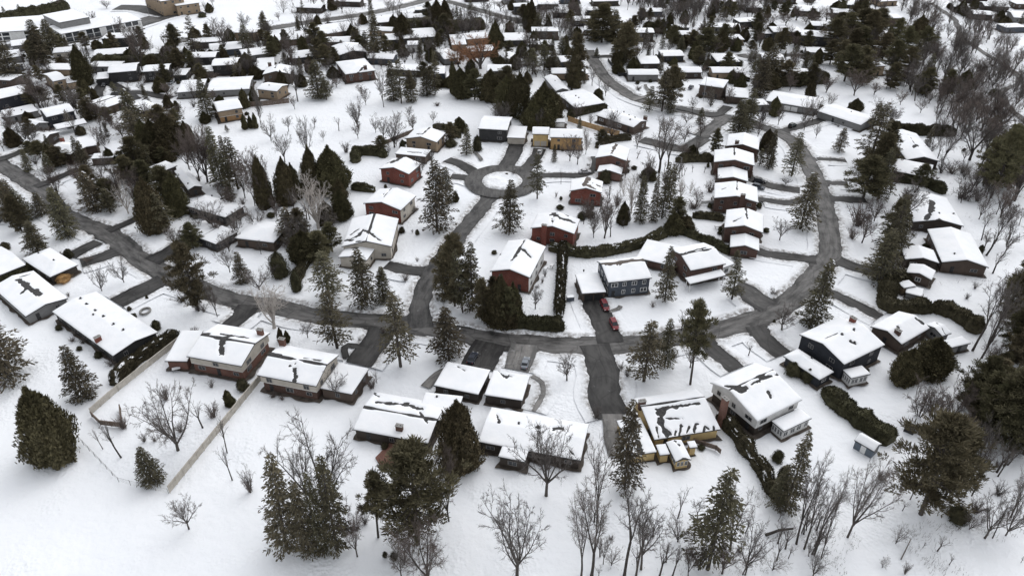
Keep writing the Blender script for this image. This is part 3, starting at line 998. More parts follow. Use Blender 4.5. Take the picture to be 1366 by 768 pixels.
house('white-gabled house with brick stack', 'two storey house, white siding gable with a brown brick stack, white sunroom behind',
      [B('z', (946, 510), (1010.5, 561), (1072, 533), 5.2, 'y', 2.1, 'white', split=2.6, lower='dkbrown', off=-0.25, ridge=0.25, bare=[('d', [(5, 45), (40, 25), (110, 2)], 0.8), ('c', [(885, 45), (935, 68), (960, 55)], 0.9), ('d', [(70, 65), (82, 80)], 0.7)], chim=[('c', 880, 105, 'brick_rose', 1)], spots=0, fascia='trim'),
       B('d', (130, 214), (240, 166), (190, 128), 2.9, 'flat', 0, 'white', spots=0, win=4, wh=1.5)])
house('dark blue house with a red chimney', 'dark blue two storey house with white roof and small red chimney',
      [B('h', (240, 469), (470, 616), (682, 523), 5.2, 'y', 1.7, 'navy', dull=1, win=2, vents=[('h', 455, 482), ('h', 515, 458), ('h', 500, 508), ('h', 522, 512)], bare=[('h', [(370, 498), (450, 465)], 0.2)], chim=[('h', 538, 392, 'brick_red')], spots=0),
       B('h', (160, 578), (350, 692), (428, 656), 2.8, 'hip', 1.0, 'navy', vents=[('h', 310, 585)], spots=0, gdoor=('l', 2, 'trim')),
       B('h', (508, 695), (592, 662), (556, 618), 2.9, 'flat', 0, 'white', spots=0, win=4, wh=1.5)])
house('low house with a black stove pipe', 'low snowy house by the dark cedar with bare valley and dark stack',
      [B('h', (594, 430), (755, 516), (905, 440), 3.0, 'y', 1.4, 'brown', bare=[('h', [(820, 395), (860, 410)], 0.7), ('h', [(735, 440), (745, 455)], 0.7)], chim=[('h', 735, 465, 'brick_brown')], spots=0),
       B('h', (872, 420), (960, 478), (1008, 464), 3.0, 'y', 0.8, 'grey', bare=[('h', [(930, 410), (980, 468)], 0.3)], spots=0)])
house('small flat shed by the cedar', 'small grey shed with a snow slab roof beside the round cedar',
      [B('h', (1012, 545), (1085, 507), (1050, 470), 2.4, 'flat', 0, 'grey', spots=0)], cat='shed', name='shed')
house('broad brown gable house', 'broad gabled brown house with a huge snow roof near the bare poplars',
      [B('z', (1255.5, 350), (1318, 356.5), (1296, 312), 3.3, 'y', 1.7, 'brown', vents=[('h', 1018, 72)], spots=0),
       ])
house('twin small gabled garages', 'paired small brown garages with gabled snow roofs stepping up the slope',
      [B('h', (775, 97), (945, 117), (915, 52), 2.8, 'y', 1.2, 'dkbrown', spots=0),
       B('h', (778, 162), (908, 202), (925, 155), 2.7, 'y', 1.0, 'brown', spots=0),
       B('h', (777, 262), (862, 285), (865, 245), 1.6, 'flat', 0, 'grey', spots=0, nowin=1)])
house('house with a long roof fan', 'long narrow house under white gabled roof with metal box on top',
      [B('l', (775, 237), (940, 243), (835, 105), 3.2, 'y', 1.5, 'dkbrown', bare=[('l', [(815, 178), (830, 168)], 1.3), ('l', [(785, 118), (800, 122)], 0.5), ('l', [(800, 130), (820, 165)], 0.25)], spots=0)])
house('flat snowy house by the black hedge', 'flat roofed snowy house whose front is lined with a clipped black hedge',
      [B('l', (705, 292), (890, 322), (925, 262), 3.0, 'hip', 0.8, 'dkbrown', vents=[('l', 867, 267), ('l', 885, 302)], spots=0)])
house('L-shaped house with a melted valley', 'wide L-shaped white roof with a dark melted valley and several vents',
      [B('l', (830, 540), (1090, 575), (965, 430), 3.0, 'y', 1.6, 'dkbrown', bare=[('l', [(905, 450), (900, 500), (880, 530)], 1.6), ('l', [(840, 545), (950, 545)], 1.2)], vents=[('l', 890, 410), ('l', 1018, 497), ('l', 940, 510)], spots=0)])

# ---- row of brown gables along the road
house('brown gable house highest in the row', 'brown brick gable house, farthest up the row of gables',
      [B('k', (1172, 170), (1338, 192), (1340, 130), 5.0, 'y', 1.5, 'brick_brown', chim=[('k', 1225, 158)], spots=0)])
house('brown gable house with thin stack', 'brown brick gable house with thin black stack, second up the row',
      [B('k', (1108, 252), (1315, 270), (1312, 208), 5.0, 'y', 1.6, 'brick_brown', bare=[('k', [(1210, 185), (1212, 225)], 0.4)], spots=0),
       B('k', (1127, 336), (1282, 350), (1280, 297), 2.9, 'y', 1.2, 'brick_brown', spots=0)])
house('brown gable house with a deck', 'brown brick gable house with white-railed side deck and short chimney',
      [B('k', (1108, 434), (1333, 456), (1330, 380), 5.0, 'y', 1.6, 'brick_brown', bare=[('k', [(1226, 345), (1224, 400)], 0.4), ('k', [(1150, 385), (1180, 380)], 0.5)], chim=[('k', 1255, 430, 'brick_brown', 1)], spots=0)])
house('brown gable house with two stacked gables', 'brown brick house with a lower gabled garage stepping out below',
      [B('k', (1165, 582), (1362, 612), (1358, 520), 5.0, 'y', 1.7, 'brick_brown', bare=[('k', [(1268, 490), (1275, 545)], 0.5), ('k', [(1210, 548), (1245, 540)], 0.5)], spots=0),
       B('k', (1190, 682), (1340, 702), (1338, 640), 2.9, 'y', 1.3, 'brick_brown', spots=0)])

# ---- houses between the court and the curved road
house('slate blue house with a double drive', 'slate blue two storey house with brown end gable and red cars parked',
      [B('g', (575, 216), (797, 193), (728, 86), 5.3, 'x', 1.7, 'slate', win=4, wh=1.35, off=0.3, ridge=0.7, bare=[('g', [(560, 135), (640, 125), (700, 100)], 1.0), ('g', [(590, 90), (640, 95)], 0.5)], spots=0, shingle='roofbrown'),
       B('g', (440, 273), (562, 263), (526, 166), 2.9, 'flat', 0, 'brown', gdoor=('f', 2, 'dark'), spots=0, vents=[('g', 450, 157)])])
house('brick house with a front porch', 'dark brick two storey house with white-posted porch and wide snowy roof',
      [B('g', (985, 166), (1146, 116), (1062, 5), 5.0, 'x', 1.8, 'brick_brown', ridge=0.35, bare=[('g', [(935, 80), (1000, 65), (1060, 45)], 0.9)], spots=0),
       B('g', (990, 228), (1165, 176), (1140, 152), 2.9, 'shed', 0.5, 'white', open=1, spots=0),
       B('g', (1140, 152), (1206, 120), (1112, 48), 3.0, 'flat', 0, 'white', spots=0),
       B('g', (705, 92), (900, 128), (965, 35), 2.4, 'flat', 0, 'brick_brown', spots=0)])
house('brick and white corner house', 'corner house, red brick gable end and white side wall, black bare ridge line',
      [B('z', (652, 362), (706, 370), (729.5, 329), 5.2, 'y', 1.7, 'brick_red', side='white', bare=[('g', [(90, 110), (120, 65), (150, 12)], 0.7), ('g', [(145, 60), (180, 82)], 0.9), ('g', [(20, 55), (25, 60)], 0.7)], spots=0)])
house('red brick house with broad chimney', 'red-brown brick gable house with broad end chimney and zigzag bare shingles',
      [B('k', (178, 586), (402, 614), (434, 542), 5.0, 'y', 1.7, 'brick_red', bare=[('k', [(320, 490), (290, 520), (330, 540), (400, 548)], 1.3), ('k', [(330, 500), (370, 525)], 0.6), ('k', [(290, 545), (292, 575)], 0.5)], chim=[('k', 250, 585, 'brick_red', 1)], spots=0)])
house('bright red house with a brown patched roof', 'bright red brick house, roof half bare and mottled brown',
      [B('k', (366, 404), (530, 400), (560, 345), 5.0, 'y', 1.5, 'brick_red', bare=[('k', [(480, 330), (450, 370), (500, 385)], 1.6), ('k', [(500, 360), (550, 370)], 0.8)], shingle='roofbrown', spots=0)])
house('rose brick house with gabled garage', 'rose brick gable house with dark ridge patch and gabled garage below',
      [B('k', (500, 232), (662, 243), (692, 183), 5.0, 'y', 1.6, 'brick_rose', bare=[('k', [(620, 160), (600, 195), (590, 215)], 0.9)], spots=0, shingle='roofbrown'),
       B('k', (515, 302), (640, 314), (652, 282), 2.9, 'y', 1.1, 'brick_rose', spots=0)])
house('golden brick house facing the court', 'golden yellow two storey house with two pale garage doors facing the court',
      [B('k', (275, 128), (442, 128), (446, 84), 5.2, 'x', 1.3, 'brick_gold', spots=0),
       B('k', (188, 110), (275, 112), (278, 76), 5.2, 'x', 1.2, 'yellow', gdoor=('f', 2, 'cream'), spots=0)])
house('snow-capped backyard shed', 'small pale shed under a thick snow cap behind the golden house',
      [B('k', (302, 50), (356, 50), (356, 32), 2.4, 'flat', 0, 'white', spots=0, nowin=1)], cat='shed', name='shed')
house('dark house with pale garage', 'dark two storey house topped by snow with a separate pale garage beside',
      [B('j', (1168, 82), (1318, 92), (1340, 26), 5.2, 'x', 1.0, 'char', spots=0),
       B('k', (64, 127), (156, 132), (162, 72), 2.9, 'flat', 0, 'cream', gdoor=('f', 1, 'cream'), spots=0)])
house('tan gable house by the back hedge', 'tan gable house with a low snowy garage, evergreen hedge behind',
      [B('j', (800, 132), (960, 154), (1000, 105), 4.2, 'y', 1.6, 'tan', bare=[('j', [(930, 78), (885, 120)], 0.6), ('j', [(860, 110), (885, 118)], 0.7)], spots=0),
       B('j', (740, 212), (900, 222), (935, 188), 2.8, 'flat', 0, 'brown', bare=[('j', [(810, 200), (880, 205)], 0.7)], spots=0)])
house('red brick house with navy roof patch', 'bright red brick gable house with a bare navy-grey roof patch',
      [B('j', (655, 288), (815, 308), (892, 258), 5.0, 'y', 1.6, 'brick_red', bare=[('j', [(790, 212), (760, 245), (735, 250)], 1.8), ('j', [(700, 250), (740, 240)], 0.8)], spots=0)])
house('wide red brick gable house', 'wide bright red brick gable house with pale side wall and white stack',
      [B('j', (578, 462), (775, 492), (862, 420), 5.0, 'y', 1.7, 'brick_red', side='cream', bare=[('j', [(690, 435), (730, 385)], 0.35), ('j', [(715, 385), (730, 380)], 0.5), ('j', [(690, 412), (690, 418)], 0.5)], spots=0)])
house('cream house with a three-way roof', 'cream house with broken snow slabs and dark valleys on its roof',
      [B('j', (438, 694), (694, 662), (800, 525), 4.6, 'y', 1.9, 'cream', ridge=0.25, bare=[('j', [(500, 640), (560, 625), (590, 600), (670, 645)], 1.0), ('j', [(520, 610), (560, 590)], 0.6), ('j', [(490, 635), (530, 640)], 0.9), ('j', [(555, 655), (600, 665)], 0.5)], spots=0),
       B('j', (450, 735), (600, 745), (665, 672), 3.4, 'y', 0.8, 'cream', bare=[('j', [(500, 665), (550, 690)], 0.7), ('j', [(545, 700), (560, 690)], 0.5)], spots=0)])

# ---- west side
house('dark hip roofed house by the cedars', 'dark walled house with hipped snow roof tucked behind two big cedars',
      [B('i', (975, 464), (1125, 548), (1202, 482), 3.0, 'hip', 1.3, 'char', vents=[('i', 1070, 412), ('i', 1117, 433)], spots=0),
       B('i', (925, 606), (1010, 630), (1120, 572), 2.8, 'flat', 0, 'char', spots=0),
       B('i', (1030, 634), (1092, 676), (1182, 604), 2.8, 'flat', 0, 'char', spots=0)])
house('house behind the white birch', 'snow roofed brown house half hidden behind the big white birch',
      [B('j', (8, 618), (145, 684), (152, 582), 3.0, 'hip', 1.1, 'brown', spots=0)])
house('long hip roof between cedars and maples', 'long low snowy roof running between dark cedars and russet maples',
      [B('i', (980, 382), (1055, 370), (925, 292), 2.9, 'y', 0.9, 'dkbrown', spots=1),
       B('i', (735, 280), (815, 295), (915, 268), 2.9, 'hip', 1.1, 'dkbrown', spots=0)])
house('low house by the snowy yard', 'low snowy roof spreading into its white yard, carport strip in front',
      [B('i', (600, 214), (735, 186), (628, 137), 2.8, 'hip', 0.8, 'dkbrown', spots=0),
       B('i', (470, 230), (575, 232), (576, 207), 2.6, 'flat', 0, 'brown', spots=0)])
house('brown pyramid roofed house', 'boxy brown house with a square snow roof, chimney of orange brick behind',
      [B('i', (260, 182), (345, 223), (412, 178), 4.2, 'hip', 1.5, 'brown', chim=[('i', 315, 140, 'brick_red')], spots=0),
       B('i', (425, 170), (520, 167), (450, 125), 3.2, 'flat', 0, 'brown', spots=0)])
house('L roofed house on the side street', 'dark walled house with stepped snowy L roof beside the side street',
      [B('i', (128, 148), (215, 157), (295, 100), 3.0, 'x', 1.3, 'dkbrown', spots=0)])
house('small grey gable by the bare bush', 'small grey walled house behind the bare bush near the photo edge',
      [B('i', (105, 64), (158, 84), (242, 52), 3.0, 'x', 1.2, 'grey', spots=0)])
house('navy two-storey house with porch roof', 'navy two storey house with a long snow roofed porch in front',
      [B('m', (235, 594), (380, 561), (336, 524), 5.2, 'x', 1.3, 'navy', spots=0),
       B('m', (285, 658), (440, 622), (425, 603), 2.7, 'shed', 0.4, 'navy', open=1, spots=0)])
house('navy house at the photo edge', 'long navy two storey house cut by the photo edge',
      [B('m', (-70, 520), (150, 464), (115, 425), 5.2, 'x', 1.4, 'navy', spots=0)])
house('flat grey roof with two vents', 'low grey house with a flat snowy roof and two small vents',
      [B('m', (30, 598), (188, 560), (165, 525), 2.8, 'flat', 0, 'grey', vents=[('m', 72, 562), ('m', 110, 560)], spots=0)])
house('tan cottage with a lower wing', 'tan cottage with square snow roof and a lower wing beside',
      [B('m', (262, 416), (330, 400), (290, 360), 4.6, 'x', 1.0, 'tan', spots=0),
       B('m', (338, 424), (405, 410), (378, 380), 3.0, 'flat', 0, 'tan', spots=0)])
house('long dark house behind the maple', 'long dark two storey house split in view by a bare maple',
      [B('m', (552, 368), (697, 361), (697, 320), 5.0, 'x', 1.1, 'char', spots=0),
       B('m', (730, 362), (860, 358), (860, 326), 5.0, 'x', 1.0, 'char', spots=0),
       B('m', (488, 402), (555, 397), (552, 364), 3.0, 'flat', 0, 'char', gdoor=('f', 1, 'dark'), spots=0)])
house('grey outbuilding by the parked cars', 'small dark outbuilding with snow slab roof next to snowed-in cars',
      [B('m', (882, 382), (945, 382), (960, 347), 2.8, 'flat', 0, 'char', spots=0)], cat='garage', name='garage')
house('dark house with white windows', 'dark two storey house with tall white window frames and side garage',
      [B('m', (1078, 332), (1208, 330), (1206, 295), 5.0, 'x', 0.9, 'char', spots=0),
       B('m', (1015, 363), (1085, 362), (1085, 332), 2.9, 'flat', 0, 'char', spots=0)])
house('wide low roof beyond the white field', 'very wide low white roof in two joined slabs above the fir',
      [B('m', (900, 468), (1032, 462), (1040, 402), 2.9, 'flat', 0, 'grey', spots=0),
       B('m', (1050, 462), (1265, 452), (1280, 387), 2.9, 'x', 0.9, 'grey', spots=0)])
house('tan house with an orange-brown base', 'tan two storey house with orange brown base wall by slim cedars',
      [B('m', (1098, 568), (1226, 546), (1202, 498), 5.0, 'x', 1.0, 'tan', split=2.4, lower='wood', spots=0)])
house('brown house under the dark fir', 'low brown house with broken snow roof under a dark fir',
      [B('m', (515, 555), (630, 512), (545, 482), 3.0, 'x', 1.0, 'brown', ridge=0.6, spots=0),
       B('m', (735, 572), (820, 548), (740, 505), 2.8, 'flat', 0, 'brown', spots=0)])

# ---- far west and the mall
house('long white shopping block', 'long white flat-roofed shopping block with dark shopfront windows',
      [B('z', (80, 48), (182.5, 26), (170, 15.5), 5.2, 'flat', 0, 'white', spots=0, win=4, wh=2.6, ww=8.5, thick=0.3),
       B('z', (79, 30.5), (120, 23), (96, 13), 9.0, 'flat', 0, 'grey', spots=0, nowin=1),
       B('z', (11, 38), (76, 42), (50, 25.5), 5.0, 'flat', 0, 'white', spots=0, win=2, wh=2.0, ww=9.0)], cat='shop', name='shopping_block')
house('tan brick apartment block', 'tan brick block rising at the picture top behind the snow field',
      [B('z', (232, 9), (262, 4), (256, -6), 6, 'flat', 0, 'tan', spots=0),
       B('z', (208, 4), (236, -2), (226, -16), 9, 'flat', 0, 'tan', spots=0)], cat='building', name='apartment_block')
house('blue-grey low house by the tall bare trees', 'blue-grey low house with snowy roof among tall bare trees',
      [B('m', (1060, 262), (1225, 245), (1218, 208), 3.2, 'x', 1.0, 'slate', spots=0)])
house('pale house behind the thick cedars', 'pale low house behind thick dark cedars, snow roof only in view',
      [B('m', (272, 268), (380, 263), (385, 237), 3.0, 'x', 0.9, 'cream', spots=0)])
house('long roof above the black hedge', 'long snowy bungalow roof above a continuous black hedge',
      [B('m', (480, 278), (702, 272), (702, 242), 3.0, 'x', 1.0, 'dkbrown', spots=2)])
house('bungalow with a square roof hatch', 'snowy bungalow with square dark hatch on its roof beyond the fir',
      [B('m', (765, 272), (970, 264), (968, 237), 3.0, 'x', 1.0, 'dkbrown', bare=[('m', [(860, 250), (868, 252)], 1.6)], spots=0)])
house('tan gable house with joined wings', 'tan brown gable house with two stepped snowy wings and dark chimney',
      [B('n', (72, 380), (215, 374), (240, 336), 4.4, 'y', 1.5, 'brown', bare=[('n', [(150, 318), (140, 350)], 0.7)], chim=[('n', 125, 310)], spots=0),
       B('n', (75, 447), (152, 472), (178, 434), 4.2, 'x', 1.0, 'tan', spots=1)])
house('white roof on a slope of trees', 'long white roof joined to the tan gable house yard',
      [B('n', (15, 365), (105, 350), (165, 285), 2.8, 'flat', 0, 'brown', spots=0)])
house('dark gable house above the brick one', 'dark gable house standing straight behind the brick hip roofed house',
      [B('n', (468, 280), (612, 264), (560, 220), 4.2, 'y', 1.5, 'char', spots=0)])
house('brick hip roofed house on the field edge', 'brown brick house with hipped snow roof at edge of the field',
      [B('n', (500, 376), (655, 358), (590, 298), 4.4, 'hip', 1.6, 'brick_brown', bare=[('n', [(590, 340), (560, 360)], 1.0)], chim=[('n', 597, 345)], spots=0)])
house('white shed with a snow dome', 'small white hut with a domed snow cap among far houses',
      [B('n', (806, 232), (874, 230), (876, 209), 3.6, 'flat', 0, 'white', spots=0, thick=0.5)], cat='shed', name='shed')
house('dark strip house with a big snow roof', 'dark far house with broad white roof above the white hut',
      [B('n', (798, 194), (972, 188), (930, 143), 3.0, 'x', 1.1, 'char', spots=0),
       B('n', (697, 205), (768, 202), (762, 170), 2.9, 'flat', 0, 'char', spots=0)])
house('tan house left of the orange willow'.replace(' left of', ' near'), 'tan house with a square snow roof beside the orange willow',
      [B('n', (1030, 230), (1107, 226), (1097, 173), 3.0, 'x', 0.8, 'tan', spots=0)])
house('tan house behind the orange willow', 'tan house whose long snow roof shows above the orange willow',
      [B('n', (1103, 203), (1222, 192), (1207, 161), 3.0, 'x', 0.9, 'tan', spots=0)])
house('small blue-grey box house', 'small blue-grey box house with two white flat roofs',
      [B('n', (950, 374), (1002, 374), (1000, 335), 4.6, 'flat', 0, 'slate', spots=0),
       B('n', (1003, 397), (1057, 395), (1055, 362), 3.0, 'flat', 0, 'slate', spots=0)], far=True)
house('pale house under the road trees', 'pale roofed far house tucked under conifers by the top road',
      [B('n', (645, 120), (745, 108), (737, 74), 3.0, 'x', 1.1, 'dkbrown', spots=1)])
house('white roof near the top road', 'small white roof near the top road beside a tall dark cedar',
      [B('n', (810, 95), (892, 88), (885, 68), 3.0, 'hip', 1.0, 'grey', spots=0)])
house('long roof along the snow ditch', 'long low roof following the top road with brown fence below',
      [B('n', (115, 220), (310, 188), (285, 152), 2.9, 'x', 0.9, 'brown', spots=2)])
house('flat white roof by the bare oak', 'flat white roof below the big bare oak near the top road',
      [B('n', (345, 182), (540, 152), (475, 112), 2.9, 'x', 1.0, 'brown', spots=1)])
house('white roof among the willow trunks', 'snowy house roof glimpsed past the orange willow trunks',
      [B('n', (978, 307), (1046, 293), (1037, 242), 2.9, 'x', 0.8, 'grey', spots=0)])

# ---- north centre
house('low house with a bare slope', 'low grey house with steep snowy slope beside the green pine',
      [B('o', (300, 464), (366, 456), (322, 384), 2.9, 'y', 1.0, 'grey', spots=1)])
house('long roof above the dark hedge', 'long white roof reaching toward the road bend above a dark hedge',
      [B('o', (408, 547), (560, 522), (440, 452), 2.9, 'x', 0.9, 'dkbrown', vents=[('o', 410, 490), ('o', 425, 500)], spots=0)])
house('vented bungalow behind the tan fence', 'grey bungalow with five bare vents, tan fence running past it',
      [B('o', (512, 584), (702, 646), (776, 612), 2.9, 'x', 1.2, 'brown', vents=[('o', 620, 565), ('o', 655, 555), ('o', 680, 580), ('o', 710, 595), ('o', 685, 610)], bare=[('o', [(645, 555), (665, 568)], 0.8)], chim=[('o', 762, 600)], spots=0)])
house('brown hip house with a white balcony', 'brown two storey hip roofed house with white balcony band',
      [B('o', (1025, 430), (1152, 444), (1192, 406), 5.4, 'hip', 1.2, 'brown', spots=0),
       B('o', (1158, 490), (1274, 494), (1292, 447), 2.9, 'x', 0.8, 'brown', spots=0)])
house('flat house above the retaining wall', 'flat snowy house above the black retaining wall at the bend',
      [B('o', (735, 326), (838, 322), (822, 282), 3.0, 'flat', 0, 'dkbrown', spots=0)])
house('black-walled low house', 'black walled low house behind the dark spruces',
      [B('o', (845, 286), (962, 284), (938, 254), 3.0, 'x', 0.7, 'char', spots=0)])
house('square two-storey house in the firs', 'dark square two storey house with white framed windows among firs',
      [B('o', (712, 168), (806, 166), (797, 142), 5.0, 'x', 0.8, 'dkbrown', spots=0)])
house('snowy bungalow behind the long cedars', 'white roofed bungalow over a long dark row of cedars',
      [B('o', (1048, 142), (1236, 138), (1232, 116), 3.0, 'x', 0.8, 'grey', spots=1)])
house('small low roof in the birch wood', 'small low snow roof at the edge of the bare wood',
      [B('o', (900, 142), (985, 141), (978, 126), 3.0, 'flat', 0, 'slate', spots=0)])
house('hip house in the round hedge', 'dark house with a little hipped snow roof inside rounded evergreens',
      [B('o', (1140, 310), (1262, 318), (1190, 276), 3.2, 'hip', 1.2, 'char', spots=0)])
house('far house near the cedar pair', 'far white roof beside a pair of tall dark cedars',
      [B('o', (45, 207), (162, 205), (150, 166), 3.0, 'x', 0.9, 'char', spots=0)])
house('pair of little flat roofs', 'two little flat white roofs side by side among firs',
      [B('o', (180, 227), (226, 226), (224, 198), 3.0, 'flat', 0, 'brown', spots=0),
       B('o', (235, 230), (296, 226), (294, 201), 3.0, 'flat', 0, 'brown', spots=0)])
house('snow dome roof at the picture top', 'rounded snowy roof at the picture top beside bare trees',
      [B('o', (295, 66), (372, 66), (378, 38), 3.0, 'hip', 1.3, 'dkbrown', spots=0)])
house('top edge house above the snow dome', 'far house at the very top with a flat snowy roof',
      [B('o', (215, 24), (322, 22), (322, 2), 3.0, 'x', 0.8, 'dkbrown', spots=0)])
house('little roof among the willow hedges', 'small roof with a narrow snow-covered gable near the orange willow',
      [B('o', (45, 308), (108, 304), (110, 268), 3.0, 'y', 0.9, 'cream', spots=0)])

# ---- north east
house('hip house with dark window bays', 'dark two storey house with hipped roof above the snowy lawn',
      [B('p', (118, 162), (265, 162), (240, 134), 5.0, 'hip', 1.2, 'char', spots=0),
       B('p', (58, 170), (112, 168), (110, 148), 3.0, 'flat', 0, 'char', spots=0)])
house('dark house with a peaked snow roof', 'dark two storey house with peaked snow roof next to pines',
      [B('p', (265, 175), (432, 195), (410, 165), 5.0, 'hip', 1.6, 'char', spots=0)])
house('white roof pair on the top row', 'far white roof on the top row, brown thicket below',
      [B('p', (230, 57), (345, 58), (345, 30), 3.0, 'x', 1.0, 'dkbrown', spots=1)])
house('dark gable on the top row', 'far dark gabled house on the top row by pines',
      [B('p', (408, 68), (515, 68), (520, 45), 3.0, 'x', 1.0, 'dkbrown', spots=0)])
house('long pale bungalow on the drive', 'long bungalow with pale garage doors and white roof by the drive',
      [B('p', (92, 500), (345, 552), (356, 495), 2.9, 'x', 1.1, 'grey', gdoor=('f', 2, 'trim'), spots=0)])
house('grey bungalow by the round yew', 'grey bungalow with plain white roof beside a round black yew',
      [B('p', (370, 552), (552, 636), (600, 588), 2.9, 'x', 1.0, 'grey', spots=1)])
house('low roof by the light pole', 'low snowy roof beside the bare trees west of the long bungalow',
      [B('p', (-20, 530), (88, 520), (70, 490), 2.8, 'flat', 0, 'grey', spots=0)])
house('far roof beyond the ravine path', 'far snowy roof beyond the ravine path, dark pines below it',
      [B('p', (1165, 34), (1285, 34), (1270, 12), 3.0, 'x', 1.0, 'dkbrown', spots=0)])
house('grey far house at the photo corner', 'far pale house at the top corner past the ravine',
      [B('p', (1300, 90), (1420, 92), (1420, 60), 3.0, 'x', 0.9, 'grey', spots=0)])
house('tiny far roof above the path', 'tiny far roof just above the winding ravine path',
      [B('p', (1010, 36), (1085, 36), (1080, 16), 3.0, 'x', 0.8, 'dkbrown', spots=0)])
house('far house past the black trees', 'far house past the black trees with two snow slabs',
      [B('p', (1110, 72), (1210, 76), (1200, 56), 3.0, 'x', 0.8, 'dkbrown', spots=0)])
house('house over the far bare thicket', 'white roof peeping over the far bare thicket',
      [B('p', (-20, 40), (60, 38), (50, 18), 3.0, 'x', 0.8, 'dkbrown', spots=0)])
house('far gable by the two roofs', 'little far gable with snowy roof by the top row pair',
      [B('p', (480, 28), (590, 26), (575, 2), 3.0, 'x', 0.9, 'char', spots=0)])
house('low roof at the bottom of the hedge loop', 'small tan outbuilding under heavy snow inside the hedge loop',
      [B('h', (770, 250), (800, 222), (790, 190), 2.2, 'flat', 0, 'tan', spots=0, nowin=1)], cat='shed', name='shed')

# ---- the blue garden shed
shed = house('slate blue garden shed', 'slate blue garden shed with white door and snow roof on the lawn',
      [B('d', (400, 248), (476, 292), (505, 264), 2.3, 'x', 0.9, 'shedblue', oh=0.2, spots=0, gdoor=('f', 1, 'trim'), gw=1.1)], cat='shed', name='garden_shed')
house('arched dark shed under the pine', 'dark little shed with a snowy arched roof under the big pine',
      [B('d', (595, 185), (640, 205), (655, 170), 2.2, 'y', 0.8, 'char', oh=0.2, spots=0, nowin=1)], cat='shed', name='garden_shed')

# ---- more of the far rows
house('far row house with two chimneys', 'far white roofed house in the top row with a dark front, thin trees before it',
      [B('o', (1200, 26), (1330, 24), (1325, 2), 3.0, 'x', 0.9, 'dkbrown', spots=1)])
house('far slate house in the thin wood', 'far slate coloured house standing alone in the thin wood',
      [B('o', (760, 62), (850, 60), (845, 40), 3.0, 'x', 0.8, 'slate', spots=0)])
house('low dark house by the twin cedars', 'low dark house with snow roof squeezed between tall cedars and the road bend',
      [B('o', (330, 318), (420, 310), (405, 278), 3.0, 'x', 0.9, 'char', spots=0)])
house('snow roof under the big pines', 'snowy roof peeking out beneath the biggest far pines',
      [B('o', (600, 118), (690, 120), (680, 92), 3.0, 'x', 0.9, 'brown', spots=0)])
house('grey house behind the black hedge row', 'grey house at the back of the continuous black hedge row',
      [B('m', (1225, 290), (1366, 270), (1350, 235), 3.0, 'x', 0.9, 'grey', spots=1)])
house('dark house by the brown roadside fence', 'dark house tucked under the long brown roadside fence',
      [B('n', (225, 300), (330, 285), (315, 250), 3.0, 'x', 0.9, 'char', spots=0)])
house('snow roof in the western firs', 'snowy roof half seen among the western firs',
      [B('m', (5, 300), (110, 285), (95, 250), 3.0, 'x', 0.9, 'grey', spots=0)])
house('house below the mall hedge', 'small white-roofed house just below the mall parking hedge',
      [B('m', (60, 235), (165, 222), (150, 195), 3.0, 'x', 0.8, 'grey', spots=0)])
house('brown house over the black screen', 'brown house rising above the massive evergreen screen',
      [B('p', (60, 300), (170, 300), (160, 268), 4.6, 'x', 0.9, 'brown', spots=0)])
house('far twin roof by the pine belt', 'far low house with twin snow slabs beside the pine belt',
      [B('p', (280, 262), (385, 265), (380, 238), 3.0, 'x', 0.8, 'grey', spots=0)])
# ------------------------------------------------------------------ fences, hedges, cars and small things
def local_path(spec, z=0.0):
    P = [G(r, x, y) for r, x, y in spec]
    o = P[0].copy(); o.z = 0
    return o, [p - o for p in P]

def fence(name, label, spec, h, material, style='board'):
    o, P = local_path(spec)
    root = bpy.data.objects.new(name, None); COL.objects.link(root); root.location = o
    tag(root, label, 'fence')
    post = MB(); t = 0.09
    post.box((0, 0, h / 2), (0.14 if style == 'board' else 0.08, 0.14 if style == 'board' else 0.08, h + 0.2))
    post.box((0, 0, h + 0.14), (0.2 if style == 'board' else 0.09, 0.2 if style == 'board' else 0.09, 0.06))
    pm = post.mesh('fence_post', [M[material] if style == 'board' else M['steel']])
    panel = MB(); cap = MB(); posts = []
    for a, b in zip(P[:-1], P[1:]):
        d = b - a; L = d.length
        if L < 0.1: continue
        u = d / L; ang = math.atan2(u.y, u.x)
        n = max(1, int(L / 2.4))
        R = Matrix.Translation(a) @ Matrix.Rotation(ang, 4, 'Z')
        for k in range(n + 1):
            posts.append(a + u * (L * k / n))
        if style == 'board':
            nb = max(1, int(L / 0.3))
            for k in range(nb):
                hh = h * (1 + 0.015 * math.sin(k * 12.9898) )
                panel.box(((k + 0.5) * L / nb, 0.03 * (k % 2), hh / 2), (L / nb * 0.96, 0.03, hh), 0, R)
            panel.box((L / 2, -0.05, h * 0.25), (L, 0.05, 0.1), 0, R); panel.box((L / 2, -0.05, h * 0.8), (L, 0.05, 0.1), 0, R)
            cap.box((L / 2, 0, h + 0.05), (L, 0.26, 0.06), 0, R)
        else:
            step = 0.45
            for k in range(int(L / step)):
                x = k * step
                panel.tube([R @ Vector((x, 0, 0.05)), R @ Vector((min(L, x + h), 0, min(h, 0.05 + L - x) ))], [0.008, 0.008], 3)
                panel.tube([R @ Vector((x + step, 0, 0.05)), R @ Vector((max(0, x + step - h), 0, h))], [0.008, 0.008], 3)
            panel.tube([R @ Vector((0, 0, h)), R @ Vector((L, 0, h))], [0.025, 0.025], 4)
    panel.build('board_panel' if style == 'board' else 'wire_mesh', [M[material]], root)
    if cap.v:
        cap.build('cap_rail', [M[material]], root)
    for p in posts[:100]:
        q = link('post', pm, root); q.location = p
    return root

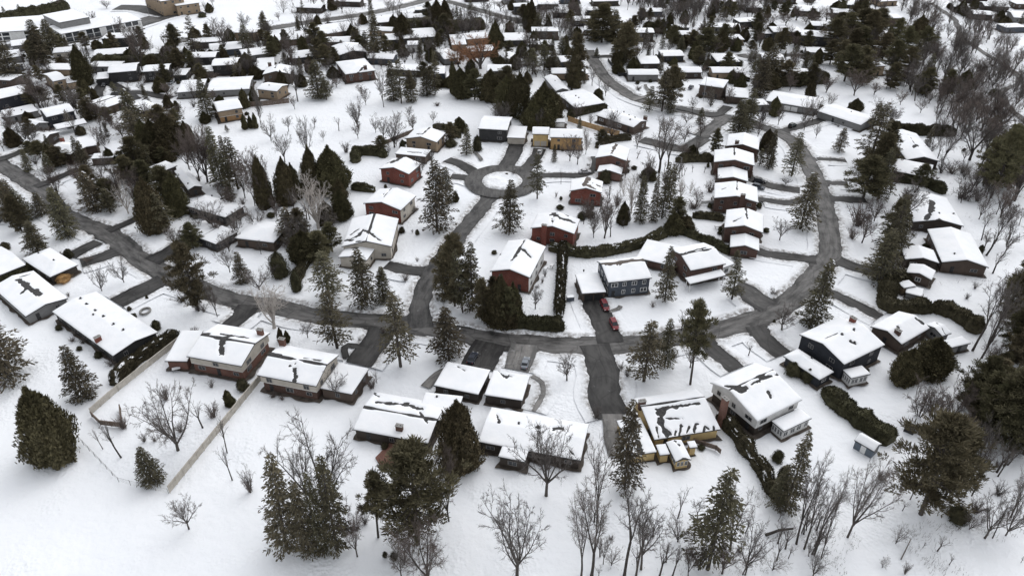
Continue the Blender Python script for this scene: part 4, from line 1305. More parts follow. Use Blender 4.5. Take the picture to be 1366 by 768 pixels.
fence('board_fence', 'long straight tan board fence running down the yard beside the cream house', [('a', 650, 450), ('a', 1003, 15), ('b', 52, 22)], 1.9, 'fence')
fence('board_fence', 'pale tan fence below the clipped cedar hedge of the long bungalow', [('e', 917, 512), ('e', 600, 762), ('a', 350, 150)], 1.7, 'fence')
fence('board_fence', 'low weathered fence enclosing the small square yard by the big cedar', [('a', 352, 158), ('a', 385, 190), ('a', 470, 200), ('a', 462, 130)], 1.3, 'fencebrown')
fence('chain_link_fence', 'grey chain link fence running from the big cedar to the board fence', [('a', 300, 245), ('a', 455, 408), ('a', 500, 420), ('a', 645, 452)], 1.3, 'steel', 'wire')
fence('chain_link_fence', 'grey chain link fence above the big cedar at the photo edge', [('a', -20, -40), ('a', 35, 15), ('a', 130, 108)], 1.3, 'steel', 'wire')
fence('board_fence', 'golden wooden fence along the lane behind the golden brick house', [('k', 370, 45), ('k', 430, 65), ('k', 510, 90), ('k', 630, 122)], 2.2, 'fencetan')
fence('board_fence', 'brown fence under the tan gable house at the field edge', [('n', -10, 545), ('n', 100, 535), ('n', 212, 522)], 2.2, 'fencebrown')
fence('board_fence', 'thin grey fence climbing from the court houses to the white field', [('j', 640, 190), ('j', 740, 145), ('j', 840, 105)], 1.6, 'fencebrown')
fence('board_fence', 'long brown fence below the road in the far north', [('n', 130, 245), ('n', 300, 225), ('n', 450, 195), ('n', 560, 175)], 3.0, 'fencebrown')
fence('board_fence', 'black retaining fence around the snowy bed at the road bend', [('o', 572, 312), ('o', 628, 388), ('o', 700, 385), ('o', 800, 372)], 1.6, 'dark')
fence('board_fence', 'weathered deck railing beside the row gable house', [('k', 1045, 465), ('k', 1105, 462), ('k', 1100, 435)], 1.2, 'white')
dk = [G('b', *q) for q in ((545, 262), (490, 318), (510, 352), (605, 366), (660, 320), (660, 272))]
dk0 = dk[0].copy()
dm = MB()
top_ = [(q.x - dk0.x, q.y - dk0.y, 0.32) for q in dk]; bot_ = [(x, y, -0.2) for x, y, z in top_]
dm.poly(top_)
for q in range(6):
    dm.poly([top_[q], bot_[q], bot_[(q + 1) % 6], top_[(q + 1) % 6]])
do = dm.build('wooden_deck', [M['brick_rose']]); do.location = dk0
tag(do, 'bare reddish-brown deck swept of snow behind the rambling brown bungalow', 'deck')
fence('board_fence', 'dark deck rail behind the yellow house', [('c', 760, 258), ('c', 845, 285), ('c', 862, 300)], 1.1, 'fencebrown')

# foliage helpers -------------------------------------------------
def leaf_quads(C, Nrm, size, rng, flat=0.5, aspect=1.0):
    """one quad per centre; C, Nrm arrays (n,3)"""
    n = len(C)
    r = rng.normal(size=(n, 3))
    N = Nrm * flat + r * (1 - flat)
    N /= np.linalg.norm(N, axis=1)[:, None] + 1e-9
    t = rng.normal(size=(n, 3))
    U = np.cross(N, t); U /= np.linalg.norm(U, axis=1)[:, None] + 1e-9
    W = np.cross(N, U)
    s = (size * rng.uniform(0.6, 1.4, n))[:, None] if np.isscalar(size) else (size * rng.uniform(0.6, 1.4, n))[:, None]
    P = np.stack([C - U * s - W * s * aspect, C + U * s - W * s * aspect * 0.6, C + U * s * 0.7 + W * s * aspect, C - U * s * 0.8 + W * s * aspect * 0.8], 1)
    return P.reshape(-1, 3)

def stroke_quads(C, D, length, width, rng):
    n = len(C)
    D = D / (np.linalg.norm(D, axis=1)[:, None] + 1e-9)
    W = np.cross(D, rng.normal(size=(n, 3))); W /= np.linalg.norm(W, axis=1)[:, None] + 1e-9
    a = D * (length * rng.uniform(0.6, 1.4, n))[:, None]
    w = W * (width * rng.uniform(0.6, 1.4, n))[:, None]
    P = np.stack([C - w * 0.8, C + w * 0.8, C + a * 0.7 + w, C + a + w * 0.1], 1)
    P[:, 3] -= w * 0.5
    return P.reshape(-1, 3)

def quads_mesh(name, V, mats, extra=None):
    """V (4n,3); extra = MB whose faces are appended (its material indices kept)"""
    n = len(V) // 4
    verts = V.tolist()
    faces = [(4 * i, 4 * i + 1, 4 * i + 2, 4 * i + 3) for i in range(n)]
    mi = [0] * n
    if extra:
        o = len(verts)
        verts += extra.v
        faces += [tuple(o + k for k in f) for f in extra.f]
        mi += extra.m
    return mesh(name, verts, faces, mats, mi)

def hedge(label, spec, w, h, snow=0.0, material='hedge', dens=16, cat='hedge', name='cedar_hedge', seed=1, rough=0.35):
    o, P = local_path(spec)
    line = catmull([(p.x, p.y) for p in P], 0.9) if len(P) > 1 else [Vector((0, 0))]
    Nn = normals(line)
    root = bpy.data.objects.new(name, None); COL.objects.link(root); root.location = o
    tag(root, label, cat)
    rng = np.random.default_rng(seed * 77 + len(label))
    core = MB(); K = 9
    ring = []
    for i, (p, nn) in enumerate(zip(line, Nn)):
        lump = 1 + rough * fnoise(p.x * 0.35 + o.x, p.y * 0.35 + o.y) + 0.3 * rough * fnoise(p.x * 1.1, p.y * 1.1, 5)
        endf = min(1.0, 0.55 + 0.3 * min(i, len(line) - 1 - i))
        for k in range(K):
            a = math.pi * k / (K - 1)
            x = math.copysign(abs(math.cos(a)) ** 0.55, math.cos(a)) * w / 2 * lump * endf
            z = abs(math.sin(a)) ** 0.5 * h * lump * endf if 0 < k < K - 1 else -0.2
            ring.append((p.x + nn.x * x, p.y + nn.y * x, z))
    core.v = ring
    for i in range(len(line) - 1):
        for k in range(K - 1):
            core.f.append((i * K + k, i * K + k + 1, (i + 1) * K + k + 1, (i + 1) * K + k)); core.m.append(0)
    for i in (0, len(line) - 1):
        core.f.append(tuple(i * K + k for k in range(K))); core.m.append(0)
    R = np.array(ring).reshape(len(line), K, 3)
    L = sum((line[i + 1] - line[i]).length for i in range(len(line) - 1))
    n = int(min(9000, L * (w + 2 * h) * dens))
    ii = rng.integers(0, len(line) - 1, n); kk = rng.integers(0, K - 1, n)
    f, g = rng.random(n)[:, None], rng.random(n)[:, None]
    C = (R[ii, kk] * (1 - f) + R[ii + 1, kk] * f) * (1 - g) + (R[ii, kk + 1] * (1 - f) + R[ii + 1, kk + 1] * f) * g
    ctr = R[ii].mean(1)
    N = C - ctr; N /= np.linalg.norm(N, axis=1)[:, None] + 1e-9
    C = C + N * rng.normal(0.03, 0.12, n)[:, None]
    Dv = N * 0.7 + rng.normal(0, 0.45, (n, 3)) + np.array([0, 0, 0.6])
    link('foliage', quads_mesh('foliage', np.concatenate([leaf_quads(C, N, 0.13, rng, 0.45), stroke_quads(C, Dv, 0.42, 0.07, rng)]), [M[material]], core), root)
    if snow > 0:
        sv, sf = [], []
        J = 7
        for i, (p, nn) in enumerate(zip(line, Nn)):
            top = R[i, :, 2].max()
            for k in range(J):
                t = -1 + 2 * k / (J - 1)
                x = t * w * 0.42
                s = fnoise(p.x * 0.8 + o.x + nn.x * x * 1.5, p.y * 0.8 + o.y + nn.y * x * 1.5, seed)
                z = top * (1 - 0.12 * t * t) - 0.25 + 0.55 * max(0, min(1, (s + snow - 0.5) * 2.2)) * (1 - 0.5 * t * t)
                sv.append((p.x + nn.x * x, p.y + nn.y * x, z))
        for i in range(len(line) - 1):
            for k in range(J - 1):
                sf.append((i * J + k, i * J + k + 1, (i + 1) * J + k + 1, (i + 1) * J + k))
        link('snow_cap', mesh('snow_cap', sv, sf, [M['roofsnow']], smooth=True), root)
    return root

hedge('long clipped cedar hedge with snow along its top beside the long bungalow', [('e', 575, 735), ('e', 650, 650), ('e', 760, 570), ('e', 905, 478)], 3.0, 2.2, 0.55, seed=2)
hedge('tall cedar hedge flecked with snow between the yellow and white-gabled houses', [('c', 850, 165), ('c', 905, 215), ('c', 960, 290), ('c', 1032, 385), ('d', 70, 425), ('d', 128, 490)], 2.6, 2.6, 0.48, seed=3, rough=0.5)
hedge('shaggy dark evergreen belt along the lawn of the slate blue shed', [('d', 285, 60), ('d', 350, 125), ('d', 430, 185), ('d', 540, 262)], 4.2, 2.8, 0, seed=4, rough=0.6)
hedge('cedar hedge with thick snow clumps running down beside the corner house', [('g', 345, 30), ('g', 338, 180), ('g', 330, 290), ('g', 322, 400)], 2.6, 2.8, 0.45, seed=5)
hedge('dark rounded hedge along the road below the corner house', [('g', 20, 405), ('g', 120, 435), ('g', 230, 450), ('g', 350, 452)], 3.4, 3.6, 0, seed=6)
hedge('snow-topped cedar hedge curving behind the slate blue house', [('k', 275, 690), ('k', 450, 722), ('k', 640, 700), ('k', 760, 665), ('k', 870, 612)], 2.8, 2.4, 0.5, seed=7)
hedge('dark clipped hedge running from the black cedars to the gable row', [('k', 880, 590), ('k', 1000, 630), ('k', 1100, 670), ('k', 1185, 715)], 2.2, 2.2, 0, seed=8)
hedge('black hedge bordering the snowy garden of the highest gable house', [('k', 915, 250), ('k', 1010, 245), ('k', 1110, 245)], 2.4, 2.6, 0, seed=9)
hedge('low dark hedge behind the lowest row gable house', [('k', 1000, 530), ('k', 1080, 535), ('k', 1160, 545)], 2.4, 2.0, 0, seed=10)
hedge('curved dark hedge by the golden fence corner', [('k', 515, 180), ('k', 560, 155), ('k', 630, 140), ('k', 690, 135)], 2.2, 2.2, 0.1, seed=11)
hedge('thick rounded hedge looping round the small tan outbuilding', [('h', 800, 200), ('h', 730, 200), ('h', 690, 250), ('h', 670, 320), ('h', 720, 350), ('h', 830, 345), ('h', 900, 350)], 4.2, 3.0, 0, seed=12, rough=0.5)
hedge('long dark hedge falling toward the bare poplars behind the low house', [('h', 905, 345), ('h', 980, 365), ('h', 1060, 405), ('h', 1145, 465)], 3.6, 3.0, 0, seed=13, rough=0.5)
hedge('dark hedge arching round the yard of the navy-patched brick house', [('j', 545, 255), ('j', 560, 215), ('j', 630, 210), ('j', 705, 225)], 3.2, 3.0, 0, seed=14, rough=0.5)
hedge('short dark hedge with a snow strip between the two bright brick houses', [('j', 528, 385), ('j', 590, 392), ('j', 645, 400)], 2.4, 2.2, 0.25, seed=15)
hedge('dark hedge bending over the tan gable house', [('j', 940, 78), ('j', 1000, 85), ('j', 1050, 105), ('j', 1075, 130)], 2.0, 2.0, 0, seed=16)
hedge('black hedge between the grey bungalow and its snow roofed neighbour', [('e', -30, 225), ('e', 60, 195), ('e', 180, 142)], 2.6, 2.4, 0, seed=17)
hedge('long black hedge above the narrow gabled house with metal box', [('l', 700, 95), ('l', 850, 105), ('l', 1020, 112)], 4.0, 3.4, 0, seed=18)
hedge('clipped black hedge lining the flat snowy house', [('l', 700, 335), ('l', 780, 345), ('l', 870, 358), ('l', 970, 405)], 3.2, 2.6, 0, seed=19)
hedge('dark straight hedge along the vented bungalow lane', [('o', 370, 595), ('o', 470, 570), ('o', 565, 548)], 3.0, 2.6, 0, seed=20)
hedge('massive dark evergreen screen above the long pale bungalow', [('p', 20, 425), ('p', 140, 420), ('p', 270, 418), ('p', 380, 400)], 6.0, 4.5, 0, seed=21, dens=8)
hedge('continuous black hedge row across the far west gardens', [('m', 470, 330), ('m', 600, 330), ('m', 740, 325), ('m', 870, 320)], 5.5, 4.5, 0, seed=22, dens=8)
hedge('black hedge at the foot of the white shopping block', [('m', -10, 120), ('m', 120, 85), ('m', 240, 62), ('m', 350, 40)], 7.0, 4.5, 0, seed=23, dens=6)
hedge('narrow overgrown hedge by the green spruces and the long road', [('f', 240, 235), ('f', 275, 165), ('f', 315, 90)], 2.4, 2.4, 0.1, seed=24)
hedge('dark hedge row under the far snowy bungalow roofs', [('n', 380, 330), ('n', 440, 315), ('n', 500, 300)], 4.0, 3.0, 0, seed=25, dens=8)
hedge('brown thicket row between the top road and far houses', [('n', 740, 150), ('n', 900, 140), ('n', 1060, 150), ('n', 1200, 140)], 8.0, 5.0, 0, 'hedge', seed=26, dens=5)
hedge('snow-dusted shrub border by the hip house in evergreens', [('o', 1110, 380), ('o', 1200, 400), ('o', 1290, 410)], 3.0, 1.6, 0.4, seed=27)

# cars ------------------------------------------------------------
def car(label, spec_a, spec_b, color, suv=True, group=None):
    pa, pb = G(*spec_a), G(*spec_b)
    d = (pb - pa); ang = math.atan2(d.y, d.x)
    root = bpy.data.objects.new('parked_car', None); COL.objects.link(root)
    root.location = (pa + pb) / 2 + Vector((0, 0, 0.03)); root.rotation_euler = (0, 0, ang)
    tag(root, label, 'car', group)
    pm = paint('car_paint', color)
    L, W, Hh = (4.6, 1.86, 1.66) if suv else (4.6, 1.8, 1.45)
    # sections along x: (x, half width, z bottom, z shoulder)
    body = MB()
    secs = [(-L / 2, 0.80, 0.45, 0.80), (-L / 2 + 0.12, 0.88, 0.30, 0.98), (-1.3, 0.93, 0.26, 1.0), (0.3, 0.93, 0.26, 0.99), (1.05, 0.92, 0.26, 0.96), (L / 2 - 0.35, 0.86, 0.28, 0.84), (L / 2, 0.68, 0.42, 0.66)]
    n = 8
    for x, hw, z0, z1 in secs:
        zc = (z0 + z1) / 2
        prof = [(-hw * 0.9, z0), (-hw, zc - 0.05), (-hw * 0.98, z1 - 0.1), (-hw * 0.86, z1), (hw * 0.86, z1), (hw * 0.98, z1 - 0.1), (hw, zc - 0.05), (hw * 0.9, z0)]
        body.v += [(x, y * W / 1.86, z) for y, z in prof]
    for i in range(len(secs) - 1):
        for k in range(n):
            body.f.append((i * n + k, i * n + (k + 1) % n, (i + 1) * n + (k + 1) % n, (i + 1) * n + k)); body.m.append(0)
    body.f.append(tuple(range(n))[::-1]); body.f.append(tuple((len(secs) - 1) * n + k for k in range(n))); body.m += [0, 0]
    body.build('body', [pm], root)
    cab = MB()
    x0, x1, x2, x3 = (-L / 2 + 0.2, -L / 2 + 0.55, 0.35, 1.15) if suv else (-L / 2 + 0.65, -1.05, 0.25, 1.1)
    lo, hi = 0.80, 0.66
    zb = 0.96
    cab.v = [(x0, -lo, zb), (x3, -lo, zb), (x3, lo, zb), (x0, lo, zb), (x1, -hi, Hh - 0.03), (x2, -hi, Hh - 0.03), (x2, hi, Hh - 0.03), (x1, hi, Hh - 0.03)]
    cab.f = [(0, 1, 5, 4), (1, 2, 6, 5), (2, 3, 7, 6), (3, 0, 4, 7), (4, 5, 6, 7)]; cab.m = [0] * 5
    cab.build('cabin_windows', [M['glass']], root)
    rf = MB(); rf.box(((x1 + x2) / 2, 0, Hh), (x2 - x1 + 0.06, hi * 2 + 0.06, 0.07))
    for s in (-1, 1):
        rf.tube([(x0, s * lo, zb), (x1, s * hi, Hh)], [0.05, 0.05], 4); rf.tube([(x3, s * lo, zb), (x2, s * hi, Hh)], [0.05, 0.05], 4)
        rf.tube([((x0 + x3) / 2 - 0.2, s * (lo + 0.01), zb), ((x1 + x2) / 2 - 0.1, s * (hi + 0.01), Hh)], [0.05, 0.05], 4)
    rf.build('car_roof', [pm], root)
    for sx in (-1.38, 1.42):
        for s in (-1, 1):
            t = MB(); t.tube([(sx, s * 0.72, 0.34), (sx, s * 0.94, 0.34)], [0.34, 0.34], 14)
            wh = t.build('wheel', [M['dark']], root)
            rm = MB(); rm.tube([(sx, s * 0.90, 0.34), (sx, s * 0.955, 0.34)], [0.2, 0.2], 10)
            rm.build('rim', [M['steel']], wh)
    for s in (-1, 1):
        h = MB(); h.box((L / 2 - 0.13, s * 0.58, 0.68), (0.2, 0.32, 0.14)); h.build('headlight', [M['trim']], root)
        h = MB(); h.box((-L / 2 + 0.03, s * 0.68, 0.82), (0.1, 0.2, 0.24)); h.build('tail_light', [M['taillight']], root)
        mr = MB(); mr.box((0.85, s * 1.0, 1.02), (0.14, 0.18, 0.13)); mr.build('wing_mirror', [pm], root)
    b = MB(); b.box((L / 2 - 0.01, 0, 0.42), (0.1, 1.3, 0.16)); b.box((-L / 2, 0, 0.45), (0.1, 1.4, 0.16)); b.build('bumper', [M['dark']], root)
    return root

M['taillight'] = paint('tail_light_plastic', (0.25, 0.02, 0.02))
car('red car parked up against the dark garage door of the slate blue house', ('g', 545, 318), ('g', 568, 365), (0.15, 0.007, 0.014))
car('red car parked lower on the drive, close to the road', ('g', 588, 405), ('g', 618, 468), (0.17, 0.008, 0.016))
car('silver grey car parked beside the flat roofed garage', ('g', 145, 665), ('g', 165, 598), (0.22, 0.24, 0.27), False)
car('dark blue car parked by the snowy garage opposite the spruces', ('f', 1122, 640), ('f', 1158, 572), (0.02, 0.025, 0.04), False)
car('pale car parked on the lane of the bright red house', ('k', 435, 308), ('k', 478, 306), (0.5, 0.5, 0.52), False)
car('dark car on the drive beside the brown gable house with thin stack', ('l', 20, 345), ('l', 75, 352), (0.02, 0.02, 0.025))
car('grey-blue car on the shared drive under the row of gables', ('l', 15, 372), ('l', 68, 385), (0.05, 0.06, 0.08))
car('black van parked near the tan apartment block', ('m', 1000, 78), ('m', 1050, 74), (0.015, 0.015, 0.018))
car('snow-grey car parked beside the far outbuilding', ('m', 855, 432), ('m', 880, 415), (0.4, 0.42, 0.45), False)
car('dark car on the drive of the long dark house', ('m', 535, 425), ('m', 522, 445), (0.02, 0.02, 0.025), False)
car('red car far off among the northern hedges', ('o', 1135, 262), ('o', 1165, 258), (0.22, 0.012, 0.02), False)
car('pale blue car beside the brown hip house', ('o', 985, 455), ('o', 1000, 440), (0.06, 0.07, 0.09), False)

# little things -----------------------------------------------------
def bench_table(label, r, x, y, ang, w=1.8, name='patio_table'):
    root = bpy.data.objects.new(name, None); COL.objects.link(root); root.location = G(r, x, y); root.rotation_euler = (0, 0, ang)
    tag(root, label, 'table')
    t = MB(); t.box((0, 0, 0.74), (w, 0.95, 0.06)); t.build('table_top', [M['dark']], root)
    for sx in (-1, 1):
        for sy in (-1, 1):
            l = MB(); l.box((sx * w * 0.42, sy * 0.38, 0.35), (0.07, 0.07, 0.72)); l.build('leg', [M['dark']], root)
    s = MB(); s.box((0, 0, 0.85), (w * 0.95, 0.88, 0.14)); s.build('snow_cap', [M['roofsnow']], root)
    return root

bench_table('dark patio table in the strip yard beside the corner house', 'g', 258, 152, 1.2)
bench_table('second patio table, pale topped, next to the corner house yard wall', 'g', 290, 138, 1.2, 1.4)
bench_table('dark covered garden table beside the split-level house', 'e', 895, 662, 0.4, 2.0)
bench_table('dark table in the snowy garden of the lowest gable house', 'k', 1125, 585, 0.1, 1.6)

car('white car parked on the lane before the golden brick house', ('k', 222, 222), ('k', 232, 195), (0.5, 0.5, 0.5), False)
car('dark green car at the edge of the drive by the long pale bungalow', ('p', 190, 640), ('p', 235, 622), (0.02, 0.03, 0.025))
car('grey car by the kerb of the dark far gable house', ('n', 400, 128), ('n', 430, 122), (0.15, 0.15, 0.16), False)
car('white delivery-sized car in the mall parking lot', ('m', 560, 150), ('m', 590, 145), (0.5, 0.5, 0.5))
car('dark car in the mall parking lot beside the shopfronts', ('m', 640, 130), ('m', 668, 123), (0.02, 0.02, 0.024), False)
b = bpy.data.objects.new('storage_box', None); COL.objects.link(b); b.location = G('g', 382, 305); b.rotation_euler = (0, 0, 0.15)
tag(b, 'blue-grey storage box beside the snowy garage of slate blue house', 'storage box')
q = MB(); q.box((0, 0, 0.6), (2.0, 1.2, 1.2)); q.build('box_body', [M['slate']], b)
q = MB(); q.box((0, 0, 1.24), (2.1, 1.3, 0.08)); q.box((0, 0, 1.35), (1.95, 1.15, 0.14), 1); q.build('lid', [M['dark'], M['roofsnow']], b)

lg = MB(); p0, p1 = G('d', 60, 615), G('d', 165, 590)
lg.tube([(0, 0, 0.3), tuple((p1 - p0) * 0.5 + Vector((0, 0.3, 0.38))), tuple(p1 - p0 + Vector((0, 0, 0.3)))], [0.3, 0.26, 0.2], 8)
lgo = lg.build('fallen_log', [M['bark']]); lgo.location = p0
tag(lgo, 'grey fallen log lying in snow among birch stems', 'log')
lg = MB(); p0, p1 = G('d', 578, 705), G('d', 615, 630)
lg.tube([(0, 0, 0.1), tuple(p1 - p0 + Vector((0, 0, 0.4)))], [0.14, 0.09], 6)
lgo = lg.build('fallen_branch', [M['twig']]); lgo.location = p0
tag(lgo, 'thin fallen branch lying on open snow below the big pine', 'branch')

def pole(label, r, x, y, h, name='lamp_post'):
    root = bpy.data.objects.new(name, None); COL.objects.link(root); root.location = G(r, x, y)
    tag(root, label, 'lamp post' if name == 'lamp_post' else 'flagpole')
    p = MB(); p.tube([(0, 0, -0.3), (0, 0, h)], [0.12, 0.08], 8); p.build('pole', [M['steel']], root)
    if name == 'lamp_post':
        a = MB(); a.tube([(0, 0, h - 0.1), (-0.8, 0, h + 0.3), (-1.6, 0, h + 0.35)], [0.06, 0.05, 0.05], 6); a.build('arm', [M['steel']], root)
        l = MB(); l.box((-1.8, 0, h + 0.33), (0.7, 0.28, 0.14)); l.build('lamp_head', [M['steel']], root)
    else:
        l = MB(); l.box((0, 0, h + 0.1), (0.2, 0.2, 0.2)); l.build('finial', [M['steel']], root)
pole('pale flagpole standing before the brown hip house with balcony', 'o', 1055, 512, 11, 'flagpole')
pole('slim lamp post beside the black hedge of the gable row', 'k', 932, 345, 9)
pole('tall lamp post at the mall road edge in the far north', 'm', 758, 95, 11)

# round fire bowl and stone ring in the front yard of the long bungalow
ring = MB()
c0 = G('e', 735, 362)
for k in range(30):
    a = k / 30 * math.tau
    ring.box((1.25 * math.cos(a), 1.5 * math.sin(a), 0.15), (0.42, 0.38, 0.45))
ro = ring.build('stone_ring', [M['concrete']]); ro.location = c0
tag(ro, 'oval grey stone planter ring in the snowy front yard of the long bungalow', 'planter')

# dry weeds poking through the snow: stuff
rng = np.random.default_rng(5)
W = MB()
def weeds(poly, n):
    P = [Vector(px(*q)) for q in poly]
    x0, x1 = min(p.x for p in P), max(p.x for p in P); y0, y1 = min(p.y for p in P), max(p.y for p in P)
    for _ in range(n):
        c = ground(rng.uniform(x0, x1), rng.uniform(y0, y1))
        if fnoise(c.x * 0.12, c.y * 0.12, 3) < 0.08: continue
        for k in range(int(rng.integers(3, 8))):
            b0 = c + Vector((rng.normal(0, 0.35), rng.normal(0, 0.35), -0.05)); t = b0 + Vector((rng.normal(0, 0.15), rng.normal(0, 0.15), rng.uniform(0.25, 0.8)))
            W.tube([b0, t], [0.022, 0.012], 3)
weeds([('d', 0, 430), ('d', 420, 768)], 420)
weeds([('d', 450, 560), ('d', 1049, 768)], 330)
weeds([('c', 430, 600), ('c', 1032, 768)], 90)
weeds([('h', 700, 350), ('d', 1049, 420)], 90)
weeds([('l', 900, 250), ('h', 1366, 300)], 200)
wd = W.build('dry_weeds', [M['twig']]); wd['kind'] = 'stuff'; wd['label'] = 'thin dry weed stalks poking through the snow'; wd['category'] = 'weeds'
# ------------------------------------------------------------------ trees: a few meshes of each kind at unit height, then one object pair per tree
def unit(v):
    return v / (np.linalg.norm(v) + 1e-9)

def spruce_mesh(seed, R=0.2, bare=0.07, thin=0.0, ragged=0.25, density=1.0, snow=0.0):
    rng = np.random.default_rng(seed)
    tr = MB(); tr.tube([(0, 0, -0.03), (0, 0, 0.5), (0, 0, 0.985)], [0.015, 0.009, 0.001], 6)
    Cs, Ns, Sz = [], [], []
    br = MB()
    z = bare
    while z < 0.985:
        fr = (z - bare) / (1 - bare)
        rad = R * ((1 - fr) ** 0.85) * min(1, 0.55 + fr * 4.0) + 0.008
        nb = int(rng.integers(6, 9)) if rad > 0.03 else 5
        ph = rng.uniform(0, 6.28)
        for k in range(nb):
            if rng.random() < thin:
                continue
            a = ph + k * 6.283 / nb + rng.normal(0, 0.2)
            L = rad * rng.uniform(1 - ragged, 1 + ragged * 0.5) * (1.15 if rng.random() < 0.12 else 1)
            droop = 0.35 * (1 - fr) * L
            d = np.array([math.cos(a), math.sin(a), 0])
            m = max(3, int(L / 0.0085 * density))
            t = np.linspace(0.12, 1, m) ** 0.9
            path = d[None] * (t * L)[:, None]
            path[:, 2] = z + 0.06 * L - droop * t ** 1.6 + 0.18 * L * np.maximum(0, t - 0.7)
            side = np.array([-d[1], d[0], 0])
            spread = 0.33 * L * (1 - t * 0.75) + 0.006
            for rep in range(2):
                if rng.random() < 0.12: continue
                off = rng.uniform(-1, 1, m)[:, None] * spread[:, None] * side[None]
                q = path + off
                q[:, 2] -= np.abs(rng.normal(0, 0.10, m)) * spread + rng.uniform(0, 0.008, m)
                Cs.append(q)
                sgn = np.sign(off @ side)[:, None]
                Ns.append(d[None] * 0.8 + side[None] * sgn * 0.6 + np.array([0, 0, -0.35]) + rng.normal(0, 0.25, (m, 3)))
                Sz.append(np.full(m, 0.0105))
            if L > 0.05:
                br.tube([(0, 0, z), tuple(path[-1] * 1.0)], [0.003, 0.001], 3)
        z += 0.023 + 0.022 * (1 - fr) * rng.uniform(0.5, 1.6)
    C, N, S = np.concatenate(Cs), np.concatenate(Ns), np.concatenate(Sz)
    V = stroke_quads(C, N, 0.027, 0.0058, rng)
    tr.v, tr.f, tr.m = tr.v, tr.f, tr.m
    for f, mm in zip(br.f, br.m):
        pass
    n0 = len(tr.v)
    tr.v += br.v; tr.f += [tuple(n0 + i for i in f) for f in br.f]; tr.m += br.m
    cm = quads_mesh('spruce_crown', V, [M['spruce'], M['roofsnow']])
    if snow:
        cm.polygons.foreach_set('material_index', (np.random.default_rng(seed).random(len(cm.polygons)) < snow).astype(np.int32))
    return tr.mesh('spruce_trunk', [M['bark']]), cm

def cedar_mesh(seed, R=0.3, taper=1.4, lumps=7, density=1.0, low=0.0, material='cedar'):
    rng = np.random.default_rng(seed)
    n = int(9500 * density)
    ph = rng.uniform(0, 6.28, 4)
    def rad(fr, a):
        base = (np.sin(np.pi * np.clip(0.12 + 0.88 * fr, 0, 1) ** (0.75))) ** 0.75
        cone = (1 - fr) ** (1 / taper)
        r = R * np.minimum(1, 0.25 * base + 0.82 * cone) * np.minimum(1, (1 - fr) * 5 + 0.02) * np.minimum(1, 0.72 + 2.2 * fr)
        return r * (1 + 0.16 * np.sin(3 * a + ph[0] + 5 * fr) + 0.11 * np.sin(lumps * a + ph[1] - 9 * fr) + 0.08 * np.sin(14 * fr + ph[2] + a))
    fr = rng.random(n) ** 1.15
    a = rng.uniform(0, 6.283, n)
    depth = 1.02 - np.abs(rng.normal(0, 0.12, n)) + (rng.random(n) < 0.16) * rng.uniform(0, 0.22, n)
    r = rad(fr, a) * depth
    C = np.stack([np.cos(a) * r, np.sin(a) * r, low + fr * (1 - low) * (1 + rng.normal(0, 0.01, n))], 1)
    N = np.stack([np.cos(a), np.sin(a), np.full(n, 0.55)], 1)
    h_ = n // 2
    V = np.concatenate([leaf_quads(C[:h_], N[:h_], 0.0105 / max(0.35, density) ** 0.3, rng, 0.42, 1.5),
                        stroke_quads(C[h_:], N[h_:] * 0.6 + np.array([0, 0, 0.9]) + rng.normal(0, 0.3, (n - h_, 3)), 0.045, 0.0075, rng)])
    core = MB(); K, J = 14, 12
    for j in range(J + 1):
        f = j / J
        for k in range(K):
            aa = 6.283 * k / K
            rr = float(rad(np.float64(f), np.float64(aa))) * 0.82
            core.v.append((rr * math.cos(aa), rr * math.sin(aa), low + f * (1 - low) * 0.97))
    for j in range(J):
        for k in range(K):
            core.f.append((j * K + k, j * K + (k + 1) % K, (j + 1) * K + (k + 1) % K, (j + 1) * K + k)); core.m.append(0)
    tr = MB(); tr.tube([(0, 0, -0.03), (0, 0, 0.4 + low)], [0.022, 0.012], 6)
    return tr.mesh('cedar_trunk', [M['bark']]), quads_mesh('cedar_crown', V, [M[material]], core)

